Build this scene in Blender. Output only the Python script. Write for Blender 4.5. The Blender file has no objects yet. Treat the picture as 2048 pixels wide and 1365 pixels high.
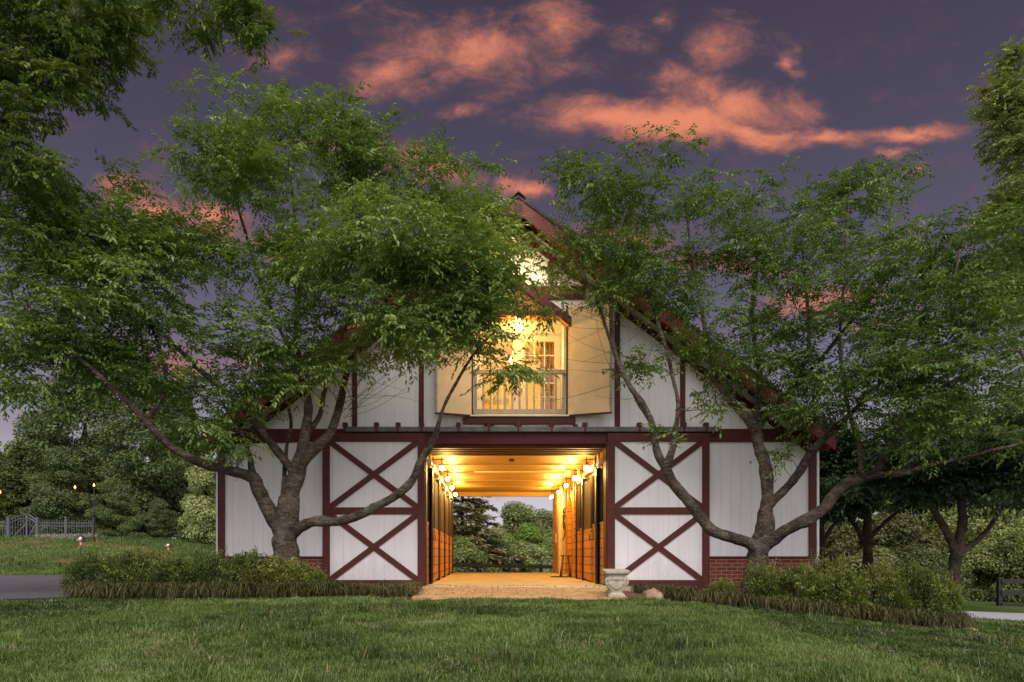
import bpy, math, random
import numpy as np
from mathutils import Vector, Matrix, noise as mnoise

R = math.radians
SC = bpy.context.scene
COL = SC.collection

# ------------------------------------------------------------------ camera
F = 1365.0                 # focal length in photograph pixels
VX, VY = 973.0, 1112.0     # where level lines running away from the camera meet
CZ = 0.6                   # camera height above the barn floor
cd = bpy.data.cameras.new("camera")
cd.sensor_width = 36.0
cd.lens = 36.0 * F / 2048.0
cd.shift_x = (1024.0 - VX) / 2048.0
cd.shift_y = (VY - 682.5) / 2048.0
cd.clip_start = 0.05
cd.clip_end = 3000
cam = bpy.data.objects.new("camera", cd)
COL.objects.link(cam)
cam.location = (0, 0, CZ)
cam.rotation_euler = (R(90), 0, 0)
SC.camera = cam

SC.view_settings.view_transform = 'Standard'
SC.view_settings.look = 'None'
SC.view_settings.exposure = 0.0
SC.view_settings.gamma = 1.0
try:
    SC.cycles.use_denoising = True
    SC.cycles.max_bounces = 8
    SC.cycles.diffuse_bounces = 4
    SC.cycles.transparent_max_bounces = 8
    SC.cycles.sample_clamp_indirect = 4.0
except Exception:
    pass

# ------------------------------------------------------------------ sun (soft dusk light from behind the camera)
sd = bpy.data.lights.new("sun", 'SUN')
sd.energy = 3.3
sd.angle = R(40)
sd.color = (1.0, 0.93, 0.90)
sun = bpy.data.objects.new("sun", sd)
COL.objects.link(sun)
sun.location = (-10, -20, 30)
sun.rotation_euler = Vector((-0.10, 0.68, -0.72)).to_track_quat('-Z', 'Y').to_euler()


# ------------------------------------------------------------------ sky (world)
def build_world():
    w = bpy.data.worlds.new("World")
    SC.world = w
    w.use_nodes = True
    nt = w.node_tree
    nt.nodes.clear()
    N, L = nt.nodes.new, nt.links.new

    def math_(op, a, b=None, c=None, clamp=False):
        n = N('ShaderNodeMath'); n.operation = op; n.use_clamp = clamp
        for i, v in enumerate((a, b, c)):
            if v is None: continue
            if isinstance(v, (int, float)): n.inputs[i].default_value = v
            else: L(v, n.inputs[i])
        return n.outputs[0]

    def maprange(v, a, b, c=0.0, d=1.0, smooth=True):
        n = N('ShaderNodeMapRange')
        n.interpolation_type = 'SMOOTHSTEP' if smooth else 'LINEAR'
        L(v, n.inputs[0])
        for i, x in enumerate((a, b, c, d)): n.inputs[1 + i].default_value = x
        return n.outputs[0]

    tc = N('ShaderNodeTexCoord')
    sp = N('ShaderNodeSeparateXYZ'); L(tc.outputs['Generated'], sp.inputs[0])
    X, Y, Z = sp.outputs
    ys = math_('MAXIMUM', Y, 0.05)
    u = math_('DIVIDE', X, ys)
    v = math_('DIVIDE', Z, ys)
    front = maprange(Y, 0.12, 0.4)

    def ramp(fac, stops):
        r = N('ShaderNodeValToRGB'); L(fac, r.inputs[0])
        e = r.color_ramp.elements
        while len(e) < len(stops): e.new(0.5)
        for k, (p, c) in zip(e, stops):
            k.position = p; k.color = (*c, 1)
        return r.outputs[0]

    zc = math_('MAXIMUM', Z, 0.0)
    base = ramp(zc, [(0.0, (.66, .62, .70)), (.075, (.62, .58, .66)), (.15, (.34, .305, .37)), (.25, (.185, .168, .235)),
                     (.36, (.110, .100, .152)), (.50, (.074, .066, .108)), (.66, (.050, .043, .070)), (.80, (.26, .25, .28)), (1.0, (.50, .48, .52))])
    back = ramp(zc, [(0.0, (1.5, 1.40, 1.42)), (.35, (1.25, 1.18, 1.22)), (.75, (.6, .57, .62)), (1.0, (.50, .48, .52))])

    # clouds, laid out on the sky by direction
    cmb = N('ShaderNodeCombineXYZ'); L(u, cmb.inputs[0]); L(v, cmb.inputs[1])
    uv = cmb.outputs[0]
    mp = N('ShaderNodeMapping'); L(uv, mp.inputs[0]); mp.inputs['Scale'].default_value = (1.0, 1.6, 1.0)
    wn = N('ShaderNodeTexNoise'); L(mp.outputs[0], wn.inputs['Vector'])
    wn.inputs['Scale'].default_value = 5.5; wn.inputs['Detail'].default_value = 7; wn.inputs['Roughness'].default_value = .6
    sub = N('ShaderNodeVectorMath'); sub.operation = 'SUBTRACT'; L(wn.outputs['Color'], sub.inputs[0]); sub.inputs[1].default_value = (.5, .5, .5)
    scl = N('ShaderNodeVectorMath'); scl.operation = 'MULTIPLY'; L(sub.outputs[0], scl.inputs[0]); scl.inputs[1].default_value = (.17, .10, 0)
    add = N('ShaderNodeVectorMath'); add.operation = 'ADD'; L(uv, add.inputs[0]); L(scl.outputs[0], add.inputs[1])
    wuv = add.outputs[0]
    n2 = N('ShaderNodeTexNoise'); L(mp.outputs[0], n2.inputs['Vector'])
    n2.inputs['Scale'].default_value = 9; n2.inputs['Detail'].default_value = 10; n2.inputs['Roughness'].default_value = .71
    n2.inputs['Distortion'].default_value = .3
    nz = math_('SUBTRACT', n2.outputs[0], .5)

    #  px,  py,  rx,  ry, rot, strength
    blobs = [(960, 105, 275, 100, -4, .66), (790, 140, 150, 62, 8, .58), (560, 112, 120, 46, 5, .42), (720, 20, 80, 40, 30, .3),
             (1110, 70, 100, 80, 0, .62), (1320, 246, 300, 56, 0, 1.0), (1460, 205, 200, 66, -6, .85), (1520, 262, 160, 34, -8, .9),
             (1420, 95, 105, 80, 15, .60), (1330, 150, 110, 60, 0, .5), (1598, 115, 48, 34, -35, .62), (1325, 40, 46, 30, 0, .40),
             (1580, 195, 66, 46, 10, .50), (1810, 266, 175, 26, 3, .85), (1640, 278, 120, 30, -4, .82), (1770, 308, 56, 14, 3, .65), (1832, 340, 34, 15, 0, .62),
             (1240, 85, 60, 50, 0, .40), (905, 212, 62, 22, 0, .45), (300, 410, 130, 46, -14, .85), (430, 440, 120, 44, -26, .8),
             (700, 280, 150, 42, -10, .5), (880, 340, 130, 50, -16, .72), (1062, 372, 66, 26, 0, .8), (560, 480, 190, 40, -14, .6),
             (400, 715, 360, 56, 0, .55), (150, 770, 200, 30, 0, .4), (1620, 600, 170, 50, 4, .75), (1240, 470, 170, 40, 0, .6), (1450, 520, 180, 34, 0, .5),
             (1750, 640, 150, 30, 0, .5), (900, 580, 240, 36, 0, .4)]
    acc = None; bright = None
    for (px, py, rx, ry, rot, s) in blobs:
        m = N('ShaderNodeMapping'); m.vector_type = 'TEXTURE'
        L(wuv, m.inputs[0])
        m.inputs['Location'].default_value = ((px - VX) / F, (VY - py) / F, 0)
        m.inputs['Rotation'].default_value = (0, 0, R(rot))
        m.inputs['Scale'].default_value = (rx / F * 1.28, ry / F * 1.28, 1)
        ln = N('ShaderNodeVectorMath'); ln.operation = 'LENGTH'; L(m.outputs[0], ln.inputs[0])
        k = math_('SUBTRACT', 1.0, ln.outputs['Value'], clamp=True)
        k = math_('MULTIPLY', k, s)
        acc = k if acc is None else math_('SMOOTH_MAX', acc, k, .12)
    dens = math_('ADD', acc, math_('MULTIPLY', nz, 1.45))
    present = maprange(acc, .0, .14)
    dens = math_('MULTIPLY', maprange(dens, .06, .74), present)
    dens = math_('MULTIPLY', dens, front)
    # inner shading of the cloud: thick core glows, thin rim is dull
    core = math_('ADD', math_('MULTIPLY', acc, 1.1), math_('MULTIPLY', nz, 1.5))
    ccol = ramp(core, [(.0, (.14, .080, .098)), (.28, (.28, .12, .115)), (.6, (.50, .175, .13)), (.95, (.84, .275, .155))])

    mx = N('ShaderNodeMix'); mx.data_type = 'RGBA'
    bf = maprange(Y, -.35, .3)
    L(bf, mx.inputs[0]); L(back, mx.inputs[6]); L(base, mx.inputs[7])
    mc = N('ShaderNodeMix'); mc.data_type = 'RGBA'
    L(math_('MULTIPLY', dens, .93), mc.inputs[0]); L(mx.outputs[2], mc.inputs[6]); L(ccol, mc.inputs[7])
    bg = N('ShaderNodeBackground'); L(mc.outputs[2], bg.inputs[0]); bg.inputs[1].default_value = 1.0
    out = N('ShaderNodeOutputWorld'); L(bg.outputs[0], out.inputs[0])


build_world()


# ------------------------------------------------------------------ helpers
def at(px, py, Y):
    """a point of the place, from the direction it is seen in and its distance"""
    return Vector(((px - VX) / F * Y, Y, CZ + (VY - py) / F * Y))


def fx(px, Y=13.65): return (px - VX) / F * Y
def fz(py, Y=13.65): return CZ + (VY - py) / F * Y


WL = {}   # world location of every parent object


def empty(name, loc=(0, 0, 0)):
    o = bpy.data.objects.new(name, None)
    o.empty_display_size = .2
    COL.objects.link(o)
    o.location = loc
    WL[o] = Vector(loc)
    return o


def tag(o, label=None, cat=None, group=None, kind=None):
    if label: o['label'] = label
    if cat: o['category'] = cat
    if group: o['group'] = group
    if kind: o['kind'] = kind
    return o


def thing(name, label, cat, loc=(0, 0, 0), group=None):
    return tag(empty(name, loc), label, cat, group)


def copy_tree(o, parent=None):
    c = o.copy(); COL.objects.link(c)
    if parent is not None: c.parent = parent
    for ch in list(o.children): copy_tree(ch, c)
    return c


class MB:
    def __init__(s): s.v = []; s.f = []

    def box(s, x0, x1, y0, y1, z0, z1):
        i = len(s.v)
        s.v += [(x0, y0, z0), (x1, y0, z0), (x1, y1, z0), (x0, y1, z0), (x0, y0, z1), (x1, y0, z1), (x1, y1, z1), (x0, y1, z1)]
        s.f += [[i + a for a in q] for q in ((0, 3, 2, 1), (4, 5, 6, 7), (0, 1, 5, 4), (1, 2, 6, 5), (2, 3, 7, 6), (3, 0, 4, 7))]
        return s

    def prism(s, poly, y0, y1):
        """polygon in x,z carried from y0 to y1"""
        i = len(s.v); n = len(poly)
        s.v += [(x, y0, z) for x, z in poly] + [(x, y1, z) for x, z in poly]
        s.f.append([i + k for k in range(n)])
        s.f.append([i + n + k for k in reversed(range(n))])
        for k in range(n):
            a, b = k, (k + 1) % n
            s.f.append([i + b, i + a, i + n + a, i + n + b])
        return s

    def prism_x(s, poly, x0, x1):
        i = len(s.v); n = len(poly)
        s.v += [(x0, y, z) for y, z in poly] + [(x1, y, z) for y, z in poly]
        s.f.append([i + k for k in reversed(range(n))])
        s.f.append([i + n + k for k in range(n)])
        for k in range(n):
            a, b = k, (k + 1) % n
            s.f.append([i + a, i + b, i + n + b, i + n + a])
        return s

    def hexa(s, p):
        """eight corners: four of one end, four of the other"""
        i = len(s.v); s.v += [tuple(q) for q in p]
        s.f += [[i + a for a in q] for q in ((0, 3, 2, 1), (4, 5, 6, 7), (0, 1, 5, 4), (1, 2, 6, 5), (2, 3, 7, 6), (3, 0, 4, 7))]
        return s

    def bar(s, p, q, w, d, up=(0, 1, 0)):
        p, q = Vector(p), Vector(q); t = (q - p).normalized()
        d_ = Vector(up); d_ = (d_ - t * d_.dot(t)).normalized()
        a = t.cross(d_).normalized() * w / 2; b = d_ * d / 2
        return s.hexa([p - a - b, p + a - b, p + a + b, p - a + b, q - a - b, q + a - b, q + a + b, q - a + b])

    def tube(s, pts, rad, n=8, cap=True):
        pts = [Vector(p) for p in pts]
        if isinstance(rad, (int, float)): rad = [rad] * len(pts)
        i0 = len(s.v); ref = None
        for k, p in enumerate(pts):
            t = (pts[min(k + 1, len(pts) - 1)] - pts[max(k - 1, 0)])
            if t.length < 1e-9: t = Vector((0, 0, 1))
            t.normalize()
            if ref is None:
                ref = Vector((1, 0, 0)) if abs(t.x) < .8 else Vector((0, 1, 0))
            a = (ref - t * ref.dot(t)).normalized(); b = t.cross(a); ref = a
            for j in range(n):
                an = 2 * math.pi * j / n
                s.v.append(tuple(p + (a * math.cos(an) + b * math.sin(an)) * rad[k]))
        for k in range(len(pts) - 1):
            for j in range(n):
                j2 = (j + 1) % n
                s.f.append([i0 + k * n + j, i0 + k * n + j2, i0 + (k + 1) * n + j2, i0 + (k + 1) * n + j])
        if cap:
            s.f.append([i0 + j for j in reversed(range(n))])
            s.f.append([i0 + (len(pts) - 1) * n + j for j in range(n)])
        return s

    def lathe(s, prof, c=(0, 0, 0), n=24, wob=None):
        i0 = len(s.v)
        for (r, z) in prof:
            for j in range(n):
                an = 2 * math.pi * j / n
                rr = r * (wob(an, z) if wob else 1)
                s.v.append((c[0] + rr * math.cos(an), c[1] + rr * math.sin(an), c[2] + z))
        for k in range(len(prof) - 1):
            for j in range(n):
                j2 = (j + 1) % n
                s.f.append([i0 + k * n + j, i0 + k * n + j2, i0 + (k + 1) * n + j2, i0 + (k + 1) * n + j])
        s.f.append([i0 + j for j in reversed(range(n))])
        s.f.append([i0 + (len(prof) - 1) * n + j for j in range(n)])
        return s

    def build(s, name, m, parent=None, bevel=0, smooth=False, origin=None):
        off = Vector((0, 0, 0))
        if parent is not None: off = WL.get(parent, Vector((0, 0, 0)))
        elif origin is not None: off = Vector(origin)
        me = bpy.data.meshes.new(name)
        me.from_pydata([(x - off.x, y - off.y, z - off.z) for x, y, z in s.v], [], s.f)
        me.materials.append(m)
        if smooth: me.polygons.foreach_set('use_smooth', [True] * len(me.polygons))
        me.update()
        o = bpy.data.objects.new(name, me); COL.objects.link(o)
        if parent is not None:
            o.parent = parent; WL[o] = off
        else:
            o.location = off; WL[o] = off
        if bevel:
            b = o.modifiers.new('bevel', 'BEVEL'); b.width = bevel; b.segments = 2; b.limit_method = 'ANGLE'
        return o


def np_mesh(name, V, Fc, m, parent=None, loc=(0, 0, 0), attr=None, smooth=False):
    """V (n,3) float, Fc (k,3 or 4) int; attr: per-point random value"""
    me = bpy.data.meshes.new(name)
    n, k, w = len(V), len(Fc), Fc.shape[1]
    me.vertices.add(n); me.vertices.foreach_set('co', np.ascontiguousarray(V, dtype=np.float32).ravel())
    me.loops.add(k * w); me.loops.foreach_set('vertex_index', np.ascontiguousarray(Fc, dtype=np.int32).ravel())
    me.polygons.add(k); me.polygons.foreach_set('loop_start', np.arange(0, k * w, w, dtype=np.int32))
    if smooth: me.polygons.foreach_set('use_smooth', np.ones(k, dtype=bool))
    if attr is not None:
        a = me.attributes.new('rnd', 'FLOAT', 'POINT'); a.data.foreach_set('value', np.ascontiguousarray(attr, dtype=np.float32))
    me.update(calc_edges=True); me.validate()
    me.materials.append(m)
    o = bpy.data.objects.new(name, me); COL.objects.link(o)
    if parent is not None: o.parent = parent
    else: o.location = loc
    WL[o] = Vector(loc)
    return o


def sstep(a, b, x):
    t = np.clip((np.asarray(x, float) - a) / (b - a), 0, 1)
    return t * t * (3 - 2 * t)


_rs = np.random.RandomState(5)
_grid = _rs.rand(256, 256)


def vnoise(x, y):
    x = np.asarray(x, float); y = np.asarray(y, float)
    xi = np.floor(x).astype(int); yi = np.floor(y).astype(int)
    a = x - xi; b = y - yi
    a = a * a * (3 - 2 * a); b = b * b * (3 - 2 * b)
    g_ = lambda i, j: _grid[i % 256, j % 256]
    return (g_(xi, yi) * (1 - a) + g_(xi + 1, yi) * a) * (1 - b) + (g_(xi, yi + 1) * (1 - a) + g_(xi + 1, yi + 1) * a) * b


def ground(x, y):
    x = np.asarray(x, float); y = np.asarray(y, float)
    z = -0.05 - 0.025 * np.maximum(0, 10.2 - y)
    z = z - 1.4 * (1 - np.exp(-np.maximum(0, x - 2.4) / 12.0))
    z = z + 1.5 * sstep(19, 32, y) * sstep(-3, -17, x)
    z = z - 1.3 * sstep(24.6, 36, y) * sstep(-12, -5, x)
    z = z + (vnoise(x * .9 + 40, y * .9) - .5) * .05 * sstep(14, 11, y) * sstep(12, 10, y)
    return z


def gz(x, y): return float(ground(x, y))


# ------------------------------------------------------------------ materials
def mat(name, fn, rough=.7, spec=.3):
    m = bpy.data.materials.new(name); m.use_nodes = True
    nt = m.node_tree; nt.nodes.clear()
    b = nt.nodes.new('ShaderNodeBsdfPrincipled'); o = nt.nodes.new('ShaderNodeOutputMaterial')
    nt.links.new(b.outputs[0], o.inputs[0])
    b.inputs['Roughness'].default_value = rough
    b.inputs['Specular IOR Level'].default_value = spec
    fn(nt, b, o)
    return m


def nd(nt, t, **kw):
    n = nt.nodes.new(t)
    for k, v in kw.items():
        if k in n.inputs.keys():
            n.inputs[k].default_value = v
        else: setattr(n, k, v)
    return n


def ramp_(nt, fac, stops):
    r = nt.nodes.new('ShaderNodeValToRGB'); nt.links.new(fac, r.inputs[0])
    e = r.color_ramp.elements
    while len(e) < len(stops): e.new(.5)
    for k, (p, c) in zip(e, stops): k.position = p; k.color = (*c, 1)
    return r.outputs[0]


def coords(nt, scale=(1, 1, 1), kind='Object', rot=(0, 0, 0)):
    t = nt.nodes.new('ShaderNodeTexCoord'); m = nt.nodes.new('ShaderNodeMapping')
    nt.links.new(t.outputs[kind], m.inputs[0]); m.inputs['Scale'].default_value = scale; m.inputs['Rotation'].default_value = rot
    return m.outputs[0]


def noise_(nt, vec, scale, detail=4, rough=.55, dist=0):
    n = nd(nt, 'ShaderNodeTexNoise', Scale=scale, Detail=detail, Roughness=rough, Distortion=dist)
    nt.links.new(vec, n.inputs['Vector']); return n.outputs[0]


def bump_(nt, b, h, strength=.3, dist=.01):
    n = nd(nt, 'ShaderNodeBump', Strength=strength, Distance=dist); nt.links.new(h, n.inputs['Height']); nt.links.new(n.outputs[0], b.inputs['Normal'])


def mixc(nt, f, a, b, mode='MIX'):
    n = nt.nodes.new('ShaderNodeMix'); n.data_type = 'RGBA'; n.blend_type = mode
    for i, v in ((0, f), (6, a), (7, b)):
        if isinstance(v, (int, float)): n.inputs[i].default_value = v
        elif isinstance(v, tuple): n.inputs[i].default_value = (*v, 1)
        else: nt.links.new(v, n.inputs[i])
    return n.outputs[2]


def mth(nt, op, a, b=0.0, clamp=False):
    n = nt.nodes.new('ShaderNodeMath'); n.operation = op; n.use_clamp = clamp
    for i, v in enumerate((a, b)):
        if isinstance(v, (int, float)): n.inputs[i].default_value = v
        else: nt.links.new(v, n.inputs[i])
    return n.outputs[0]


def simple(name, c, rough=.6, var=.25, scale=6, spec=.3, metal=0, bump=0, stretch=(1, 1, 1)):
    def fn(nt, b, o):
        v = coords(nt, stretch)
        n = noise_(nt, v, scale, 6)
        lo = tuple(x * (1 - var) for x in c); hi = tuple(min(1, x * (1 + var)) for x in c)
        nt.links.new(ramp_(nt, n, [(.3, lo), (.7, hi)]), b.inputs['Base Color'])
        b.inputs['Metallic'].default_value = metal
        if bump: bump_(nt, b, n, bump, .01)
    return mat(name, fn, rough, spec)


M = {}


def siding(nt, b, o):
    v = coords(nt)
    s = nt.nodes.new('ShaderNodeSeparateXYZ'); nt.links.new(v, s.inputs[0])
    fr = mth(nt, 'FRACT', mth(nt, 'MULTIPLY', s.outputs[0], 1 / .203))
    gr = mth(nt, 'LESS_THAN', fr, .045)
    st = noise_(nt, coords(nt, (14, 14, .8)), 1.0, 6, .6)
    bl = noise_(nt, coords(nt, (1, 1, 1)), 1.3, 5, .6)
    c = ramp_(nt, st, [(.25, (.72, .70, .71)), (.6, (.80, .79, .80))])
    c = mixc(nt, mth(nt, 'MULTIPLY', bl, .18), c, (.60, .56, .54))
    c = mixc(nt, mth(nt, 'MULTIPLY', gr, .35), c, (.42, .40, .40))
    sp_n = noise_(nt, coords(nt, (1, 1, 1)), 4.5, 8, .7); fine = noise_(nt, coords(nt), 42, 4, .7)
    low = ramp_(nt, mth(nt, 'ADD', mth(nt, 'MULTIPLY', s.outputs[2], .8), sp_n), [(.75, (.7, .7, .7)), (1.15, (0, 0, 0))])
    c = mixc(nt, mth(nt, 'MULTIPLY', low, ramp_(nt, fine, [(.4, (0, 0, 0)), (.62, (.40, .40, .40))])), c, (.38, .31, .25))
    nt.links.new(c, b.inputs['Base Color'])
    h = mth(nt, 'SUBTRACT', mth(nt, 'MULTIPLY', st, .25), gr)
    bump_(nt, b, h, .5, .012)


M['siding'] = mat('white_siding', siding, .6)


def redtrim(nt, b, o):
    n = noise_(nt, coords(nt, (3, 3, 3)), 3, 8, .65)
    g_ = noise_(nt, coords(nt, (20, 20, 1.5)), 1.5, 5, .6)
    c = ramp_(nt, n, [(.25, (.062, .0125, .010)), (.55, (.086, .019, .0145)), (.8, (.115, .030, .023))])
    nt.links.new(c, b.inputs['Base Color'])
    bump_(nt, b, g_, .25, .006)


M['red'] = mat('red_trim_paint', redtrim, .6)
M['roofred'] = simple('red_fascia_paint', (.17, .024, .022), .5, .2, 5, bump=.15)


def brick(nt, b, o):
    t = nd(nt, 'ShaderNodeTexBrick'); v = coords(nt)
    s = nt.nodes.new('ShaderNodeSeparateXYZ'); nt.links.new(v, s.inputs[0])
    c = nt.nodes.new('ShaderNodeCombineXYZ'); nt.links.new(mth(nt, 'ADD', s.outputs[0], s.outputs[1]), c.inputs[0]); nt.links.new(s.outputs[2], c.inputs[1])
    nt.links.new(c.outputs[0], t.inputs['Vector'])
    t.inputs['Scale'].default_value = 1; t.inputs['Brick Width'].default_value = .215; t.inputs['Row Height'].default_value = .075
    t.inputs['Mortar Size'].default_value = .006; t.inputs['Bias'].default_value = -.1
    t.inputs['Color1'].default_value = (.19, .040, .024, 1); t.inputs['Color2'].default_value = (.26, .062, .036, 1); t.inputs['Mortar'].default_value = (.36, .27, .22, 1)
    n = noise_(nt, v, 18, 6, .7)
    nt.links.new(mixc(nt, .45, t.outputs[0], ramp_(nt, n, [(.3, (.30, .30, .30)), (.7, (1, 1, 1))]), 'MULTIPLY'), b.inputs['Base Color'])
    bump_(nt, b, t.outputs[1], -.6, .008)


M['brick'] = mat('red_brick', brick, .8)


def paver(nt, b, o):
    t = nd(nt, 'ShaderNodeTexBrick'); v = coords(nt)
    nt.links.new(v, t.inputs['Vector'])
    t.inputs['Scale'].default_value = 1; t.inputs['Brick Width'].default_value = .21; t.inputs['Row Height'].default_value = .105
    t.inputs['Mortar Size'].default_value = .005
    t.inputs['Color1'].default_value = (.44, .26, .12, 1); t.inputs['Color2'].default_value = (.56, .36, .18, 1); t.inputs['Mortar'].default_value = (.12, .085, .05, 1)
    n = noise_(nt, v, 5, 8, .7)
    nt.links.new(mixc(nt, .8, t.outputs[0], ramp_(nt, n, [(.32, (.28, .24, .2)), (.55, (1, 1, 1))]), 'MULTIPLY'), b.inputs['Base Color'])
    bump_(nt, b, t.outputs[1], -.6, .01)


M['paver'] = mat('brick_pavers', paver, .8)


def concrete(nt, b, o):
    v = coords(nt)
    n = noise_(nt, v, 1.6, 9, .65); n2 = noise_(nt, v, 14, 6, .7)
    c = ramp_(nt, n, [(.3, (.38, .29, .18)), (.65, (.58, .46, .30))])
    c = mixc(nt, .35, c, ramp_(nt, n2, [(.25, (.6, .5, .4)), (.5, (1, 1, 1))]), 'MULTIPLY')
    nt.links.new(c, b.inputs['Base Color']); bump_(nt, b, n2, .3, .01)


M['concrete'] = mat('dusty_concrete', concrete, .75)


def planks(name, width, axis, c0, c1, c2, grain=(1, 1, 1), rough=.5, gapw=.05):
    def fn(nt, b, o):
        v = coords(nt)
        s = nt.nodes.new('ShaderNodeSeparateXYZ'); nt.links.new(v, s.inputs[0])
        q = mth(nt, 'MULTIPLY', s.outputs[axis], 1 / width)
        fl = mth(nt, 'FLOOR', q); fr = mth(nt, 'FRACT', q)
        gap = mth(nt, 'LESS_THAN', fr, gapw)
        w = nd(nt, 'ShaderNodeTexWhiteNoise', noise_dimensions='1D'); nt.links.new(fl, w.inputs['W'])
        cv = nt.nodes.new('ShaderNodeVectorMath'); cv.operation = 'ADD'
        nt.links.new(coords(nt, grain), cv.inputs[0])
        cc = nt.nodes.new('ShaderNodeCombineXYZ')
        for i in range(3): nt.links.new(mth(nt, 'MULTIPLY', w.outputs[0], 37.0), cc.inputs[i])
        nt.links.new(cc.outputs[0], cv.inputs[1])
        n = noise_(nt, cv.outputs[0], 1.2, 8, .62, .6)
        k = noise_(nt, coords(nt), 2.3, 2, .4)
        c = ramp_(nt, n, [(.28, c0), (.5, c1), (.75, c2)])
        c = mixc(nt, mth(nt, 'MULTIPLY', w.outputs[0], .35), c, tuple(x * .55 for x in c1))
        c = mixc(nt, ramp_(nt, k, [(.70, (0, 0, 0)), (.74, (.7, .7, .7))]), c, tuple(x * .25 for x in c0))
        c = mixc(nt, mth(nt, 'MULTIPLY', gap, .85), c, tuple(x * .12 for x in c0))
        nt.links.new(c, b.inputs['Base Color'])
        bump_(nt, b, mth(nt, 'SUBTRACT', mth(nt, 'MULTIPLY', n, .2), gap), .5, .01)
    return mat(name, fn, rough)


M['ceiling'] = planks('pine_ceiling_boards', .24, 1, (.42, .21, .045), (.54, .30, .07), (.62, .38, .10), (.7, 14, 14))
M['stallwood'] = planks('oiled_stall_planks', .19, 2, (.48, .17, .022), (.62, .25, .034), (.70, .33, .055), (14, .8, 14), gapw=.11)
M['endwood'] = planks('upright_wall_boards', .16, 1, (.38, .17, .04), (.50, .24, .06), (.58, .31, .09), (14, 14, .8))
M['hoodwood'] = planks('hood_soffit_boards', .14, 1, (.44, .16, .03), (.56, .23, .045), (.64, .30, .07), (.8, 14, 14))
M['joist'] = simple('stained_joist_wood', (.12, .034, .014), .6, .3, 5, stretch=(.6, 8, 8), bump=.2)
M['darkboard'] = simple('dark_stained_upper_panel', (.085, .042, .017), .8, .35, 3, stretch=(8, 8, .6), bump=.2)
M['blackpost'] = simple('black_painted_steel', (.016, .012, .010), .45, .3, 8)
M['cream'] = simple('cream_painted_board', (.70, .58, .36), .55, .12, 5, bump=.1)
M['trackwhite'] = simple('white_track_cover', (.72, .66, .54), .4, .12, 6)
M['stoolwood'] = simple('brown_stool_wood', (.22, .095, .035), .5, .3, 6, stretch=(6, 6, .8))
M['metaltrack'] = simple('weathered_galvanised_track', (.125, .115, .105), .5, .35, 7, metal=.3, bump=.1)
M['shutter_in'] = simple('plain_cream_shutter_face', (.76, .57, .34), .6, .10, 4, bump=.1)
M['shutter_edge'] = simple('grey_weathered_shutter_edge', (.36, .34, .33), .6, .25, 8)
M['doorwhite'] = simple('white_door_paint', (.76, .70, .56), .45, .08, 5)
M['railwhite'] = simple('aged_white_rail_paint', (.46, .37, .24), .5, .15, 6)
M['roomwall'] = simple('cream_room_wall', (.72, .58, .30), .8, .1, 2)
M['curtain'] = simple('amber_drape', (.46, .25, .055), .9, .4, 3, stretch=(9, 9, .4))
M['brass'] = simple('brass', (.55, .36, .12), .3, .15, 6, metal=1)
M['bronze'] = simple('aged_bronze', (.30, .22, .17), .28, .2, 8, metal=1)
M['iron'] = simple('wrought_black_iron', (.02, .018, .016), .5, .3, 10)
M['shingle'] = simple('dark_roof_shingle', (.07, .055, .05), .9, .45, 9, bump=.5, stretch=(1, 1, 1))
M['downspout'] = simple('white_downspout', (.72, .72, .74), .4, .08, 5)
M['rope'] = simple('brown_lead_rope', (.09, .045, .02), .9, .4, 30)
M['mat'] = simple('dark_rubber_mat', (.05, .03, .018), .9, .3, 10)
M['blackfence'] = simple('black_fence_paint', (.022, .020, .021), .6, .4, 5, stretch=(1, 6, 6))
M['fencegrey'] = simple('grey_aluminium_fence', (.095, .102, .115), .45, .15, 5, metal=.2)
M['stonewall'] = None


def urnstone(nt, b, o):
    v = coords(nt)
    n = noise_(nt, v, 14, 9, .7); k = noise_(nt, v, 4, 4)
    c = ramp_(nt, n, [(.28, (.20, .17, .12)), (.5, (.42, .37, .28)), (.75, (.55, .50, .40))])
    c = mixc(nt, mth(nt, 'MULTIPLY', k, .4), c, (.26, .24, .18))
    nt.links.new(c, b.inputs['Base Color']); bump_(nt, b, n, .6, .008)


M['urn'] = mat('weathered_cast_stone', urnstone, .9)


def rock(nt, b, o):
    v = coords(nt); n = noise_(nt, v, 7, 9, .7)
    nt.links.new(ramp_(nt, n, [(.3, (.20, .12, .085)), (.55, (.36, .235, .17)), (.8, (.46, .33, .25))]), b.inputs['Base Color']); bump_(nt, b, n, .8, .02)


M['rock'] = mat('pink_field_stone', rock, .9)


def rubble(nt, b, o):
    v = coords(nt); t = nd(nt, 'ShaderNodeTexVoronoi', Scale=5.0); nt.links.new(v, t.inputs['Vector'])
    e = nd(nt, 'ShaderNodeTexVoronoi', Scale=5.0, feature='DISTANCE_TO_EDGE'); nt.links.new(v, e.inputs['Vector'])
    c = mixc(nt, .8, (.30, .26, .23), t.outputs['Color'], 'MULTIPLY')
    c = mixc(nt, .5, c, (.24, .20, .175))
    nt.links.new(mixc(nt, mth(nt, 'LESS_THAN', e.outputs[0], .05), c, (.05, .045, .04)), b.inputs['Base Color'])
    bump_(nt, b, e.outputs[0], .6, .03)


M['stonewall'] = mat('rubble_stone', rubble, .9)


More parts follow.
